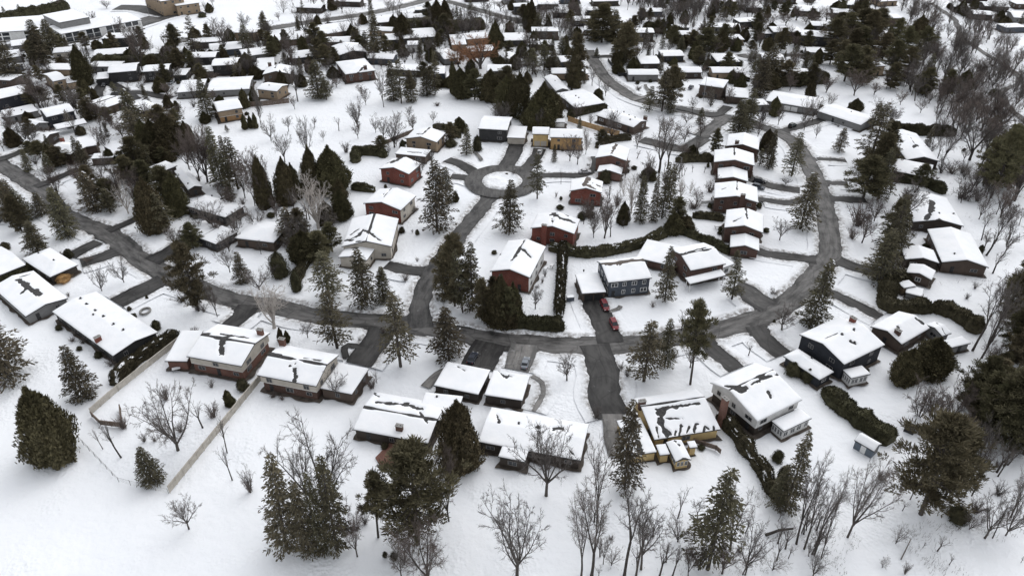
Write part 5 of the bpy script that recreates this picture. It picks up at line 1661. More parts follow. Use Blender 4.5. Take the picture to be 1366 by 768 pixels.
def pine_mesh(seed, R=0.27, bare=0.2, nb=42, density=1.0):
    rng = np.random.default_rng(seed)
    lean = rng.normal(0, 0.02, 2)
    tp = [(0, 0, -0.03), (lean[0] * 0.3, lean[1] * 0.3, 0.4), (lean[0], lean[1], 0.94)]
    tr = MB(); tr.tube(tp, [0.017, 0.012, 0.002], 7)
    Cs, Ns = [], []
    for b in range(nb):
        fr = (b + rng.random()) / nb
        z = bare + (0.96 - bare) * fr
        prof = min(1.0, (1 - fr) * 1.5 + 0.12) * min(1, 0.55 + fr * 1.6)
        L = R * prof * rng.uniform(0.55, 1.25)
        a = b * 2.4 + rng.normal(0, 0.5)
        d = np.array([math.cos(a), math.sin(a), rng.uniform(-0.05, 0.45)])
        s = np.array([lean[0] * z, lean[1] * z, z])
        e = s + d * L
        tr.tube([tuple(s), tuple(s + d * L * 0.5 + np.array([0, 0, 0.01])), tuple(e)], [0.006, 0.004, 0.001], 4)
        for c in range(int(rng.integers(5, 9))):
            t = rng.uniform(0.22, 1.06)
            cc = s + d * L * t + rng.normal(0, 0.022, 3) * np.array([1, 1, 0.6])
            m = int(34 * density)
            q = rng.normal(0, 1, (m, 3)); q /= np.linalg.norm(q, axis=1)[:, None]
            q *= (rng.random(m) ** 0.45)[:, None]
            rr = rng.uniform(0.028, 0.05)
            Cs.append(cc + q * np.array([rr, rr, rr * 0.55]))
            Ns.append(q * 0.8 + d * 0.5 + np.array([0, 0, 0.55]) + rng.normal(0, 0.25, (m, 3)))
    C, N = np.concatenate(Cs), np.concatenate(Ns)
    return tr.mesh('pine_trunk', [M['bark']]), quads_mesh('pine_crown', stroke_quads(C, N, 0.030, 0.0042, rng), [M['pine']])

def bare_mesh(seed, spread=0.75, trunk=0.22, limbs=5, sub=7, twigs=6, fine=4, leader=True, rmul=1.0, crown_mat='twig', trunk_mat='bark', lean=0.05, droop=0.0):
    rng = np.random.default_rng(seed)
    tr, cr = MB(), MB()
    def bend(p, d, L, n, wob, up):
        pts = [p.copy()]
        q, dd = p.copy(), d.copy()
        for i in range(n):
            dd = unit(dd + rng.normal(0, wob, 3) + np.array([0, 0, up]))
            q = q + dd * (L / n)
            pts.append(q.copy())
        return pts, dd
    up0 = unit(np.array([rng.normal(0, lean), rng.normal(0, lean), 1.0]))
    P0 = np.array([0, 0, -0.02])
    tpts, td = bend(P0, up0, trunk + 0.02, 4, 0.04, 0.02)
    r0 = 0.0165 * rmul
    tr.tube(tpts, [r0 * 1.25, r0, r0 * 0.95, r0 * 0.9, r0 * 0.85], 7)
    limb_list = []
    for k in range(limbs):
        a = k * 6.283 / limbs + rng.normal(0, 0.35)
        tilt = spread * rng.uniform(0.55, 1.15) if not (leader and k == 0) else 0.1
        d = unit(np.array([math.cos(a) * tilt, math.sin(a) * tilt, 1.0]))
        st = tpts[-1] if rng.random() < 0.6 else tpts[-2]
        L = (1 - trunk) * rng.uniform(0.72, 1.02) * (1.0 if tilt > 0.2 else 1.05) * (1 if spread < 1 else 1.05)
        pts, _ = bend(st, d, L, 7, 0.10, 0.05 - droop)
        rl = r0 * rng.uniform(0.48, 0.68)
        tr.tube(pts, [rl * (1 - 0.88 * i / 7) for i in range(8)], 5)
        limb_list.append((pts, rl, L))
    for pts, rl, L in limb_list:
        for j in range(sub):
            t = 0.22 + 0.75 * (j + rng.random()) / sub
            i = min(6, int(t * 7)); f = t * 7 - i
            p = pts[i] * (1 - f) + pts[i + 1] * f
            ax = unit(pts[i + 1] - pts[i])
            a = rng.uniform(0, 6.283)
            o = unit(np.cross(ax, np.array([math.cos(a), math.sin(a), 0.3])))
            d = unit(ax * 0.75 + o * rng.uniform(0.5, 0.95))
            Lb = L * rng.uniform(0.26, 0.44) * (1.1 - 0.55 * t)
            bp, _ = bend(p, d, Lb, 4, 0.14, 0.07 - droop)
            rb = rl * 0.42 * (1.1 - 0.5 * t)
            cr.tube(bp, [rb, rb * 0.75, rb * 0.5, rb * 0.35, rb * 0.2], 3)
            for w in range(twigs):
                t2 = 0.2 + 0.78 * (w + rng.random()) / twigs
                i2 = min(3, int(t2 * 4)); f2 = t2 * 4 - i2
                p2 = bp[i2] * (1 - f2) + bp[i2 + 1] * f2
                ax2 = unit(bp[i2 + 1] - bp[i2])
                d2 = unit(ax2 * 0.8 + rng.normal(0, 0.5, 3))
                Lt = Lb * rng.uniform(0.28, 0.5)
                tp_, _ = bend(p2, d2, Lt, 3, 0.12, 0.06 - droop)
                rt = 0.0011 * rmul
                cr.tube(tp_, [rt, rt * 0.8, rt * 0.6, rt * 0.35], 3)
                for x in range(fine):
                    p3 = tp_[1 + x % 2] if rng.random() < 0.7 else tp_[0]
                    d3 = unit((tp_[-1] - tp_[0]) / Lt + rng.normal(0, 0.45, 3))
                    e = p3 + d3 * Lt * rng.uniform(0.35, 0.7) - np.array([0, 0, droop * Lt])
                    cr.tube([p3, e], [0.0008 * rmul, 0.0004 * rmul], 3)
    # scale to unit height
    zmax = max(max(v[2] for v in tr.v), max(v[2] for v in cr.v))
    for b in (tr, cr):
        b.v = [(x / zmax, y / zmax, z / zmax) for x, y, z in b.v]
    rad = np.percentile(np.hypot(np.array([v[0] for v in cr.v]), np.array([v[1] for v in cr.v])), 97)
    return tr.mesh('bare_trunk', [M[trunk_mat]]), cr.mesh('bare_crown', [M[crown_mat]]), float(rad)

def shrub_mesh(seed, material='twig', stems=26, R=0.5):
    rng = np.random.default_rng(seed)
    m = MB()
    for s in range(stems):
        a = rng.uniform(0, 6.283)
        d = unit(np.array([math.cos(a) * rng.uniform(0.1, R * 1.6), math.sin(a) * rng.uniform(0.1, R * 1.6), 1]))
        p = np.array([rng.normal(0, 0.06), rng.normal(0, 0.06), -0.03])
        L = rng.uniform(0.6, 1.0)
        q = p + d * L * 0.5 + rng.normal(0, 0.04, 3); e = q + unit(d + rng.normal(0, 0.2, 3)) * L * 0.5
        m.tube([p, q, e], [0.016, 0.011, 0.005], 3)
        for t in range(7):
            f = rng.random(); b0 = p + (q - p) * f if rng.random() < 0.4 else q + (e - q) * f
            b1 = b0 + unit(d + rng.normal(0, 0.6, 3)) * rng.uniform(0.1, 0.28)
            m.tube([b0, b1], [0.007, 0.003], 3)
            b2 = b0 + (b1 - b0) * 0.5 + rng.normal(0, 0.08, 3)
            m.tube([b0 + (b1 - b0) * 0.5, b2], [0.005, 0.003], 3)
    return m.mesh('shrub_stems', [M[material]])

LIB = {}
def lib(kind, lst):
    LIB[kind] = lst
lib('sp', [(*spruce_mesh(s, 0.20, bare=bb, thin=t, ragged=rg, snow=0.035 if s in (2, 4) else 0.0), 0.2) for s, t, rg, bb in ((1, 0.05, 0.3, 0.05), (2, 0.12, 0.4, 0.08), (3, 0.22, 0.5, 0.12), (4, 0.08, 0.25, 0.04), (5, 0.16, 0.45, 0.07), (6, 0.3, 0.6, 0.2))])
lib('ce', [(*cedar_mesh(s, 0.33, tp, lm), 0.33) for s, tp, lm in ((11, 1.5, 6), (12, 1.9, 8), (13, 1.3, 5), (14, 2.4, 9))])
lib('sc', [(*cedar_mesh(s, 0.14, 1.8, 5, 0.5), 0.14) for s in (21, 22)])
lib('bu', [(*cedar_mesh(s, 0.5, 3.0, 7, 0.45, material='hedge'), 0.5) for s in (31, 32, 33)])
lib('pi', [(*pine_mesh(s, 0.27, bb, n), 0.29) for s, bb, n in ((41, 0.08, 78), (42, 0.13, 66), (43, 0.06, 84), (44, 0.18, 60))])
lib('pt', [(*pine_mesh(s, 0.25, bb, n), 0.27) for s, bb, n in ((45, 0.38, 44), (46, 0.48, 36))])
lib('ba', [bare_mesh(s, sp, tk, lm, sb, tw, 10, rmul=1.4) for s, sp, tk, lm, sb, tw in ((51, 0.8, 0.2, 7, 9, 7), (52, 0.95, 0.16, 8, 9, 6), (53, 0.7, 0.24, 6, 10, 7), (54, 1.1, 0.13, 8, 9, 6), (55, 0.6, 0.22, 7, 9, 7))])
lib('po', [bare_mesh(s, sp, tk, lm, 9, 8, 7, rmul=1.25, lean=0.06) for s, sp, tk, lm in ((61, 0.28, 0.25, 4), (62, 0.22, 0.4, 3), (63, 0.36, 0.18, 4))])
lib('hz', [bare_mesh(s, sp, 0.15, 7, 10, 9, 8, rmul=1.3, crown_mat='russet') for s, sp in ((71, 0.6), (72, 0.75), (73, 0.5))])
lib('ms', [bare_mesh(s, sp, 0.04, 9, 8, 7, 4, rmul=1.2) for s, sp in ((76, 0.5), (77, 0.7), (78, 0.35))])
lib('bi', [bare_mesh(s, sp, 0.12, 8, 8, 6, 3, rmul=1.7, crown_mat='birch', trunk_mat='birch') for s, sp in ((81, 0.55), (82, 0.7), (83, 0.42))])
lib('sa', [bare_mesh(s, 0.35, 0.35, 4, 6, 6, 4, rmul=1.6) for s in (91, 92, 93)])
lib('wi', [bare_mesh(s, 0.8, 0.12, 9, 11, 10, 7, rmul=2.1, crown_mat='willow', trunk_mat='bark', droop=0.05) for s in (95, 96)])
SHRUB = {'sh': [(shrub_mesh(s), 0.5) for s in (101, 102, 103, 104)], 'rs': [(shrub_mesh(s, 'russet', 34), 0.5) for s in (105, 106)]}

for k_ in ('sp', 'ce', 'sc', 'bu', 'pi', 'pt'):
    nl = []
    for t_, c_, r_ in LIB[k_]:
        v_ = np.empty(len(c_.vertices) * 3); c_.vertices.foreach_get('co', v_); v_ = v_.reshape(-1, 3)
        nl.append((t_, c_, float(np.percentile(np.hypot(v_[:, 0], v_[:, 1]), 97))))
    LIB[k_] = nl
NAMES = {'sp': ('spruce_tree', 'tree'), 'ce': ('cedar_tree', 'tree'), 'sc': ('slim_cedar', 'tree'), 'bu': ('evergreen_bush', 'bush'), 'pi': ('pine_tree', 'tree'), 'pt': ('pine_tree', 'tree'),
         'ba': ('bare_tree', 'tree'), 'po': ('bare_poplar', 'tree'), 'hz': ('twiggy_tree', 'tree'), 'bi': ('birch_tree', 'tree'), 'sa': ('bare_sapling', 'tree'), 'ms': ('many_stemmed_tree', 'tree'),
         'wi': ('willow_tree', 'tree'), 'sh': ('bare_shrub', 'shrub'), 'rs': ('reddish_shrub', 'shrub')}
TREES = []
TR = random.Random(3)

def plant(kind, pos, h, w=None, group=None, label=None):
    nm, cat = NAMES[kind]
    if kind in SHRUB:
        me, r0 = TR.choice(SHRUB[kind])
        o = link(nm, me); root = o
    else:
        tm, cm, r0 = TR.choice(LIB[kind])
        root = bpy.data.objects.new(nm, None); COL.objects.link(root)
        a = link('trunk', tm, root); b_ = link('crown', cm, root)
    sxy = h if w is None else max(0.4 * h, min(1.9 * h, (w / 2) / r0))
    root.location = pos
    root.rotation_euler = (TR.gauss(0, 0.025), TR.gauss(0, 0.025), TR.uniform(0, 6.283))
    root.scale = (sxy, sxy, h)
    tag(root, label, cat, group)
    TREES.append((root, kind, h, pos, label))
    return root

def trees(r, text):
    s = REG[r][2]
    for item in text.split(';'):
        t = item.split()
        if not t:
            continue
        k, x, y, ty, w = t[0], *map(float, t[1:5])
        u, v = px(r, x, y)
        p = ground(u, v)
        _, _, c = project(p)
        h = max(0.6, min(26.0, height_to(p, px(r, x, ty)[1])))
        wm = (w / s) * c / FPX
        # wide crowns raise the outline: the far rim of a bushy crown shows above its middle
        if k in ('ce', 'bu'):
            h = max(0.6, h - 0.16 * wm)
            wm *= 0.9
        p.z = -0.15
        plant(k, p, h, wm)

#DATA
trees('a', "ce 215 310 25 225;sp 322 82 -120 125;ba 680 285 5 250;sp 585 405 268 105;ba 722 585 455 145;sa 462 312 150 80;sa 392 280 195 40;sa 775 200 95 80;sa 887 397 265 60;sa 868 295 150 60;sa 957 445 345 60;rs 815 160 100 60;sh 552 250 215 40;sh 592 250 225 30;sh 690 215 180 60;rs 635 92 38 55;sc 882 112 55 42;bu 930 50 5 60;rs 475 200 150 60;sh 250 25 8 20;sh 690 50 40 16")
trees('b', "sp 150 665 245 170;sp 345 665 95 150;sp 238 678 400 110;sp 292 672 350 95;po 255 560 95 150;ba 310 545 -60 330;pt 500 617 360 130;pi 650 640 230 310;ce 812 345 85 195;hz 690 800 540 230;hz 770 555 270 130;sh 450 565 530 60;bu 562 700 672 40;bu 527 692 670 24;ba 590 780 640 90;sa 845 372 330 20;rs 10 440 360 50")
trees('c', "ba 197 457 150 270;ba 85 770 440 300;po 370 765 130 170;po 330 770 470 120;po 495 768 410 170;po 540 768 520 120;sp 497 432 65 130;sp 815 738 350 200;po 902 660 360 140;sa 700 545 415 70;hz 740 765 640 80;sa 630 768 620 90;sa 680 765 640 80;hz 870 755 640 140;ba 415 720 600 60;sh 385 165 110 45;po 395 560 160 110;sh 445 628 610 26;sh 415 560 540 22;sh 935 675 655 30")
trees('d', "sp 135 515 200 120;sp 108 500 330 90;ba 375 618 295 190;po 180 640 280 110;po 210 660 330 90;sa 330 515 430 80;sa 275 692 560 50;sa 105 705 600 60;sa 240 680 520 80;pi 655 530 150 300;pi 745 470 200 190;bu 795 548 495 110;rs 860 520 470 80;ba 980 610 415 120;sa 950 385 270 60;po 820 465 180 80;po 850 460 230 70;po 885 300 130 70;bu 105 325 280 56;rs 500 395 360 70;hz 640 190 40 140;ba 690 150 30 100;pt 940 250 -10 230;pi 1010 200 -60 220;pi 885 190 0 190;pi 1049 300 20 190;sh 595 755 710 36;sh 950 455 405 60;bu 120 410 340 50;sa 160 500 380 40;sa 200 600 440 50;sa 290 640 470 50;rs 945 350 320 30;sa 930 620 480 50")
trees('e', "sp 35 690 335 300;sp 195 60 -100 130;ba 515 255 110 110;ba 627 213 70 110;pi 1005 355 -5 190;ba 1100 387 210 80;sp 1230 212 55 95;ba 1163 160 20 110;bu 350 88 35 60;bu 655 352 330 30;bu 792 448 395 60;bu 300 450 420 42;sc 745 295 275 28;bu 1222 750 695 50;sh 1070 742 700 40;rs 985 470 440 50;sh 1000 350 320 60;sh 920 310 270 90;sh 420 520 490 50;sh 380 480 450 40;bu 500 590 555 50;sh 560 632 605 60;sh 330 720 695 25;rs 450 105 80 60;sh 640 660 690 90;ba 1320 10 -50 60;sh 1030 360 320 50")
trees('f', "bi 135 440 180 200;sp 415 290 50 230;sp 455 545 245 190;sp 605 330 30 160;sp 690 310 130 100;sp 775 635 240 200;sp 1020 600 330 180;pi 1050 330 -30 190;sp 1140 350 -10 140;sp 1000 290 20 120;ce 1280 420 170 200;ce 1350 420 200 130;sc 170 512 445 34;sc 202 512 455 34;ba 305 490 400 80;bu 250 255 140 70;rs 800 205 165 48;sa 655 720 650 40;rs 630 745 680 70;ba 460 800 640 120;ba 140 190 70 90;ba 60 250 130 160;sh 570 510 490 26;sh 860 108 82 22;rs 690 470 440 30;bu 170 180 40 120")
trees('g', "ba 205 345 230 90;bu 310 452 365 110;bu 245 448 375 80;sp 860 305 20 115;sp 755 710 395 190;sp 860 640 380 110;pt 990 725 310 170;sp 1200 300 85 120;ba 365 708 580 150;sa 1285 580 510 60;sa 945 455 360 70;sh 640 650 620 50;sh 800 335 310 40;ce 80 430 240 140;sh 910 590 555 60;sh 670 690 650 50;ce 30 420 160 120;sh 680 665 630 40;ba 990 640 520 150;sa 1060 540 480 40;sh 160 200 170 30")
trees('h', "sp 303 418 85 150;sp 640 205 -70 190;ba 160 445 330 150;ce 890 650 455 250;bu 215 665 595 100;bu 290 695 625 90;po 1110 548 200 160;po 1155 585 150 160;po 1210 500 130 110;pi 1300 420 60 190;pi 1350 380 -30 170;pi 1250 650 560 190;pi 1340 640 440 200;pi 1180 720 610 170;ce 760 700 520 170;sh 120 270 235 60;rs 1300 250 150 90;ba 1330 260 60 110;sh 1120 240 205 40;ba 1240 420 220 130;sh 1080 290 262 36;bu 120 410 390 20")
trees('i', "sp 45 520 300 110;sp 130 540 380 120;sp 195 712 545 120;sp 345 622 370 130;sp 145 297 180 55;sp 480 490 285 130;sp 440 300 140 70;bi 650 510 290 130;sp 560 505 380 100;ce 790 598 310 170;sp 830 605 400 140;ce 905 510 285 150;pi 650 340 215 150;pi 740 360 240 120;ce 870 200 -20 210;ce 790 210 20 140;sp 690 160 -30 160;hz 1050 350 80 180;hz 960 290 90 140;sp 1125 370 60 110;sp 1205 385 115 130;ce 1340 480 205 100;sc 1240 82 10 34;sc 1270 77 15 30;sc 1295 77 0 30;sp 1150 97 60 26;ba 545 200 90 90;ba 90 150 20 80;ba 20 195 120 50;sh 180 260 220 60;ba 1200 640 490 110;ba 1160 700 590 140;bi 1190 600 500 60;bu 30 690 645 60;bu 350 728 690 50;sp 90 540 330 120;sp 215 520 400 90;sp 250 300 200 60;bu 415 110 60 60;hz 1030 300 40 100;ce 830 240 100 160;sh 1230 460 430 50;ba 680 130 60 60;sp 20 430 330 80;rs 1000 345 320 90")
trees('j', "hz 105 485 215 110;ce 100 470 225 100;ce 200 460 215 130;ce 430 395 140 230;ce 330 410 150 110;bi 360 585 310 220;ce 480 535 380 130;sp 220 655 470 180;ce 290 745 575 190;pi 370 745 600 150;sp 960 598 230 180;sp 1005 450 270 110;sp 1110 212 60 75;ce 1075 78 10 80;bu 1165 192 105 60;bu 1030 168 120 80;bu 785 187 130 40;ba 120 138 0 90;ba 190 248 80 100;ba 312 248 -10 110;ba 560 72 -50 90;ba 745 175 -20 170;ba 690 130 30 80;hz 840 90 0 80;ba 940 50 -10 50;sp 285 335 250 50;bu 860 615 585 28;sh 500 200 140 60;bu 782 605 570 40;ba 930 270 170 60;bu 120 525 490 100;ba 880 330 220 60;sh 840 500 470 50;sc 1055 450 400 40;sh 835 605 590 16;ba 715 215 160 40;bu 1250 712 690 36")
trees('k', "sp 75 595 325 150;sp 215 434 190 100;ba 418 262 150 80;hz 460 212 80 60;bu 558 352 275 82;ce 648 562 440 80;hz 555 632 390 150;bi 690 505 300 90;bi 650 420 300 60;sp 735 552 305 80;sp 800 550 290 60;sp 845 535 240 90;sp 880 490 250 100;po 830 305 30 190;po 872 285 60 120;hz 950 215 150 100;ce 905 605 485 130;ce 965 595 505 110;rs 1005 485 440 90;sa 640 380 340 30;bi 940 440 320 80;bi 990 405 330 60;sa 335 360 280 30;sp 1220 755 690 80;sa 1000 302 265 30;sa 1060 302 265 40;ba 590 135 -20 80;bu 480 525 485 60;bu 330 485 455 80;bu 440 535 490 60;ba 500 630 500 90;sh 310 425 395 20;sa 930 350 230 20;rs 1090 400 340 70;rs 480 520 420 60;sp 55 290 300 10;bu 60 320 300 30;ba 100 320 280 40;sa 720 230 190 60;sa 770 300 240 40;rs 620 470 400 60")
trees('l', "sp 95 277 80 62;sp 50 262 175 50;sp 208 315 90 112;sp 252 577 285 150;sp 445 192 70 75;sp 590 265 -60 170;pi 565 425 210 230;sp 640 430 170 120;sp 660 785 370 160;sp 710 705 480 110;ba 150 632 520 100;hz 560 645 470 150;ba 770 545 330 150;hz 760 480 360 120;ba 1095 236 -40 220;ba 965 236 50 90;ba 910 157 10 60;pi 1200 425 75 180;pi 1285 385 110 150;pi 1335 355 50 90;hz 1320 440 170 150;po 1155 632 470 80;po 1220 650 460 90;po 1280 662 470 90;sh 1000 300 240 120;sh 1060 425 335 160;sh 950 300 250 60;sh 1130 440 360 100;ba 270 92 -20 60;ba 40 122 10 80;ba 330 126 50 50;ba 705 62 -20 80;bu 1065 192 172 20;bu 1145 700 650 40;ba 800 640 560 60;hz 1010 62 -60 130;hz 1150 92 -60 190;hz 1250 85 -80 160;rs 540 560 450 130;rs 510 625 560 70;sh 1060 300 240 80;sp 735 620 430 80;ba 180 360 320 90;bu 780 345 300 50;sp 690 190 120 60;sh 690 520 480 60")
trees('m', "sp 70 420 200 150;sp 30 400 230 100;sp 215 322 95 120;sp 270 265 90 100;sp 225 330 130 90;hz 205 545 350 180;ce 430 428 215 110;ce 320 335 270 90;hz 720 355 110 130;ba 715 330 100 100;sp 890 237 110 60;sp 990 285 70 80;ba 1090 205 80 110;ba 1140 275 80 120;ba 1240 165 60 80;sp 1250 255 110 80;sp 1335 155 60 60;sp 475 600 480 90;sp 680 645 440 130;sp 1055 595 390 95;ba 390 575 420 80;ba 640 475 410 80;sp 580 472 410 46;ba 730 480 400 60;ce 1030 295 240 50;hz 850 485 410 90;bu 410 678 625 60;ba 1320 625 480 60;ce 1240 545 440 60;ce 1290 525 430 60;hz 290 52 0 110;sp 100 62 20 50;ba 540 42 0 80;sh 90 505 440 80;ce 520 325 265 120;ce 600 335 275 110;ce 900 335 275 100;bu 1025 87 55 60;hz 1170 380 300 60;ba 1260 380 280 70;ba 1000 420 380 40;hz 60 620 540 80;sp 20 60 30 40;hz 560 640 520 60;ba 160 330 280 50;ce 820 340 290 90;sp 1360 250 150 60;sh 980 540 500 40")
trees('n', "ba 290 172 0 130;sp 90 167 50 60;sp 630 122 -20 40;sp 650 295 60 100;sp 600 275 150 80;ce 790 205 50 110;sp 600 112 80 60;ce 970 155 -20 95;ce 1005 125 -20 80;hz 1090 165 90 120;ce 1255 245 90 90;wi 1180 345 150 265;wi 1068 338 215 150;sp 360 492 300 120;sp 400 502 380 100;hz 310 375 290 90;ba 255 512 290 90;ba 370 335 230 80;hz 220 310 190 120;ba 555 642 470 80;ba 600 532 440 60;ba 690 542 350 70;sp 780 522 290 110;sp 740 505 300 90;sp 830 512 350 80;sp 910 482 340 90;sp 950 482 250 70;ce 1090 492 330 110;pi 1150 502 350 110;ce 1230 505 330 150;pi 1310 505 330 120;ce 1050 472 300 70;sp 1295 592 510 40;sp 1330 572 500 50;ba 240 552 470 50;sp 20 235 150 50;hz 480 62 -40 90;ba 420 482 400 60;hz 580 485 430 120;hz 400 270 200 120;hz 120 260 190 80;sp 190 330 260 60;ba 530 300 240 50;sp 1130 72 0 50;hz 720 60 -10 60;ba 160 105 60 40;sp 345 300 250 60;hz 1330 190 100 60;sp 1240 240 150 60;hz 880 330 270 70;ba 60 560 420 60;ba 680 340 290 50;ba 820 590 530 60;ba 40 370 300 60;hz 1020 200 120 60;hz 450 440 390 90;rs 960 535 515 40;po 1200 45 -10 30;po 1250 45 -10 30;po 1320 48 -10 40;sp 480 260 200 50")
trees('o', "ce 185 155 -20 75;ce 165 145 0 60;sp 220 175 60 70;sp 265 155 60 70;pi 405 435 165 120;ce 405 440 200 80;sp 250 355 220 90;sp 300 365 250 100;sp 190 375 240 90;pi 540 215 20 180;sp 500 205 30 100;sp 600 195 50 90;pi 665 315 110 140;ce 630 325 245 80;ce 640 245 130 80;hz 820 155 70 110;hz 880 135 50 60;ce 60 565 370 140;ce 130 585 350 150;ce 240 625 390 200;ce 285 605 430 160;ce 195 645 480 140;sp 845 565 340 120;pi 880 545 330 140;sp 780 565 430 80;sp 890 575 450 60;sp 1040 627 540 52;sp 1280 655 440 100;sp 1230 685 490 110;sp 1340 485 260 110;hz 1180 525 430 70;pi 1060 275 140 130;pi 1000 245 150 90;ce 1140 255 140 100;ce 1260 205 130 70;hz 1100 65 -20 100;ce 1110 62 -10 60;sp 515 285 240 32;rs 700 362 325 40;rs 725 455 430 40;sp 30 592 515 40;sp 80 562 480 50;sp 130 605 520 60;ba 970 622 560 80;ba 1000 565 480 60;hz 1090 335 300 70;bu 1130 335 285 90;bu 1080 345 285 80;bu 1230 330 290 70;hz 30 55 0 80;sp 380 200 130 60;hz 330 180 90 80;ba 330 90 -10 90;hz 400 100 10 100;sp 680 150 90 60;sp 160 330 250 70;sp 340 300 180 70;hz 200 360 300 60;ba 1340 640 560 60;sp 940 260 180 60;hz 960 150 80 70;sp 1160 180 120 60;hz 1050 380 330 60;hz 790 260 210 50;ba 880 260 200 60;sp 700 330 270 50;bu 620 310 280 50;ba 1240 640 560 60;po 830 690 570 70;ba 590 640 560 50;ba 560 485 400 50;sa 530 470 380 30;sp 1310 300 220 60;hz 1350 150 60 80")
trees('p', "sp 95 412 210 120;sp 210 335 220 60;sp 270 355 270 40;sp 300 355 265 40;pi 470 405 220 160;pi 560 385 230 130;pi 440 175 60 150;pi 560 185 40 160;pi 640 165 40 110;hz 520 475 330 140;ce 525 548 475 92;pi 700 355 200 120;pi 760 295 130 110;ce 830 205 60 110;hz 860 175 50 110;ce 860 455 330 100;sp 910 255 150 80;hz 920 335 220 90;ce 1060 445 330 110;bu 1215 473 430 70;hz 1060 615 470 150;hz 1180 620 480 150;hz 1120 560 440 120;sp 610 642 500 80;ba 700 617 520 100;ce 1270 135 70 80;hz 330 135 70 110;ba 270 605 470 80;ba 310 605 470 80;pi 30 155 60 70;ba 60 625 500 70;ba 140 625 520 60;hz 440 130 60 90;hz 180 125 60 90;hz 100 130 70 90;hz 280 120 60 80;pi 400 320 200 110;pi 500 290 140 120;ce 480 340 250 90;hz 600 330 240 90;sp 640 290 180 60;hz 50 230 150 70;hz 680 440 340 90;sp 750 420 330 70;hz 330 400 330 70;sp 30 390 280 70;sp 150 360 280 50;ce 1000 40 0 50;hz 620 470 400 70;hz 750 520 450 70;hz 850 560 480 70;ba 930 600 500 70;hz 1240 320 230 80;hz 1300 260 170 80;ba 640 600 500 60;sp 60 100 30 50;hz 660 250 150 70;ce 620 230 160 60;ce 1240 110 40 60;hz 1180 180 110 70;hz 1330 330 250 60;ce 690 210 120 50")

tb = [(*cedar_mesh(35, 0.5, 3.0, 7, 0.45, material='tanleaf'), 0.5)]
keep_ = LIB['bu']; LIB['bu'] = tb
plant('bu', G('e', 320, 205) + Vector((0, 0, -0.1)), 2.3, 4.6, None, 'round tan leafy bush at the corner of the square roofed bungalow')
LIB['bu'] = keep_
trees('i', "hz 700 475 330 130;ba 1080 600 420 150;ba 900 705 560 120;hz 300 425 240 120;ms 1000 625 520 120;hz 420 385 230 140;ba 180 180 60 110;hz 820 130 -20 120;ba 1300 600 450 130;hz 1160 500 360 110;ms 520 470 340 110")
trees('j', "hz 40 330 170 130;ba 250 700 520 140;ms 420 600 470 120;hz 560 130 40 60")
trees('b', "hz 420 690 500 120;ms 600 720 560 160")
trees('c', "ba 560 740 480 150;ms 780 740 600 130;ba 960 740 520 150")
trees('d', "po 250 650 300 90;ba 900 620 470 140;ms 560 640 560 90;po 1000 540 330 110")
# open woods: many alike, scattered
def wood(poly, n, kinds, hr, label, group, seed, avoid=None):
    rr = random.Random(seed)
    P = [px(*q) for q in poly]
    W0 = [ground(*q) for q in P]
    x0, x1 = min(p.x for p in W0), max(p.x for p in W0); y0, y1 = min(p.y for p in W0), max(p.y for p in W0)
    def inside(x, y):
        c = False
        for i in range(len(W0)):
            a, b = W0[i], W0[i - 1]
            if (a.y > y) != (b.y > y) and x < (b.x - a.x) * (y - a.y) / (b.y - a.y) + a.x:
                c = not c
        return c
    k = 0
    for _ in range(6000):
        if k >= n: break
        x, y = rr.uniform(x0, x1), rr.uniform(y0, y1)
        if not inside(x, y): continue
        if any(((rp - np.array([x, y])) ** 2).sum(1).min() < (rh + 1.5) ** 2 for rp, rh in ALL_ROADS): continue
        kd = rr.choice(kinds)
        h = rr.uniform(*hr)
        plant(kd, Vector((x, y, -0.15)), h, None, group[kd], label[kd])
        k += 1
def wl_(where):
    lab = {'ba': 'bare grey deciduous tree standing in ' + where, 'po': 'slender bare upright tree standing in ' + where, 'hz': 'twiggy brown bare tree standing in ' + where,
           'sp': 'dark ragged spruce standing in ' + where, 'pi': 'dark pine standing in ' + where, 'sa': 'thin bare sapling standing in ' + where, 'ms': 'bare many-stemmed tree standing in ' + where}
    return lab, {k: v.split(' standing')[0] + 's of ' + where for k, v in lab.items()}
L1, G1 = wl_('the ravine wood beside the winding path')
wood([('p', 700, 20), ('p', 1010, 60), ('p', 1366, 300), ('p', 1366, 560), ('p', 1240, 640), ('p', 850, 560), ('p', 760, 420), ('p', 900, 200)], 170, ['ba', 'po', 'ms', 'ms', 'hz', 'sa'], (7, 14), L1, G1, 11)
L2, G2 = wl_('the thin wood along the top edge')
wood([('o', 600, -10), ('o', 1366, -10), ('o', 1366, 90), ('o', 900, 110), ('o', 640, 60)], 130, ['po', 'po', 'ms', 'ms', 'sa', 'ms'], (7, 13), L2, G2, 12)
L3, G3 = wl_('the dark grove over the grey bungalow')
wood([('p', 440, 60), ('p', 720, 20), ('p', 800, 300), ('p', 640, 420), ('p', 420, 420)], 26, ['sp', 'pi', 'hz', 'po'], (8, 14), L3, G3, 13)
trees('i', "pi 560 470 330 130;pi 480 430 260 110;hz 620 450 250 150;ce 740 505 340 110;pi 840 430 270 150;hz 1010 345 60 150;hz 1090 335 90 130;sp 1160 355 110 90;hz 1240 430 200 110;hz 1290 470 240 100;pi 700 300 120 150;ce 740 180 20 110;pi 820 120 -40 150;hz 620 120 20 110;ce 960 190 30 100;hz 1030 180 60 90;pi 110 600 420 120;hz 250 140 60 80;hz 60 120 20 80;sp 410 260 110 60;ce 560 250 170 70;hz 500 150 60 70;pi 980 690 560 110;hz 1100 620 520 90;sp 1160 440 330 70;hz 1220 560 470 80")
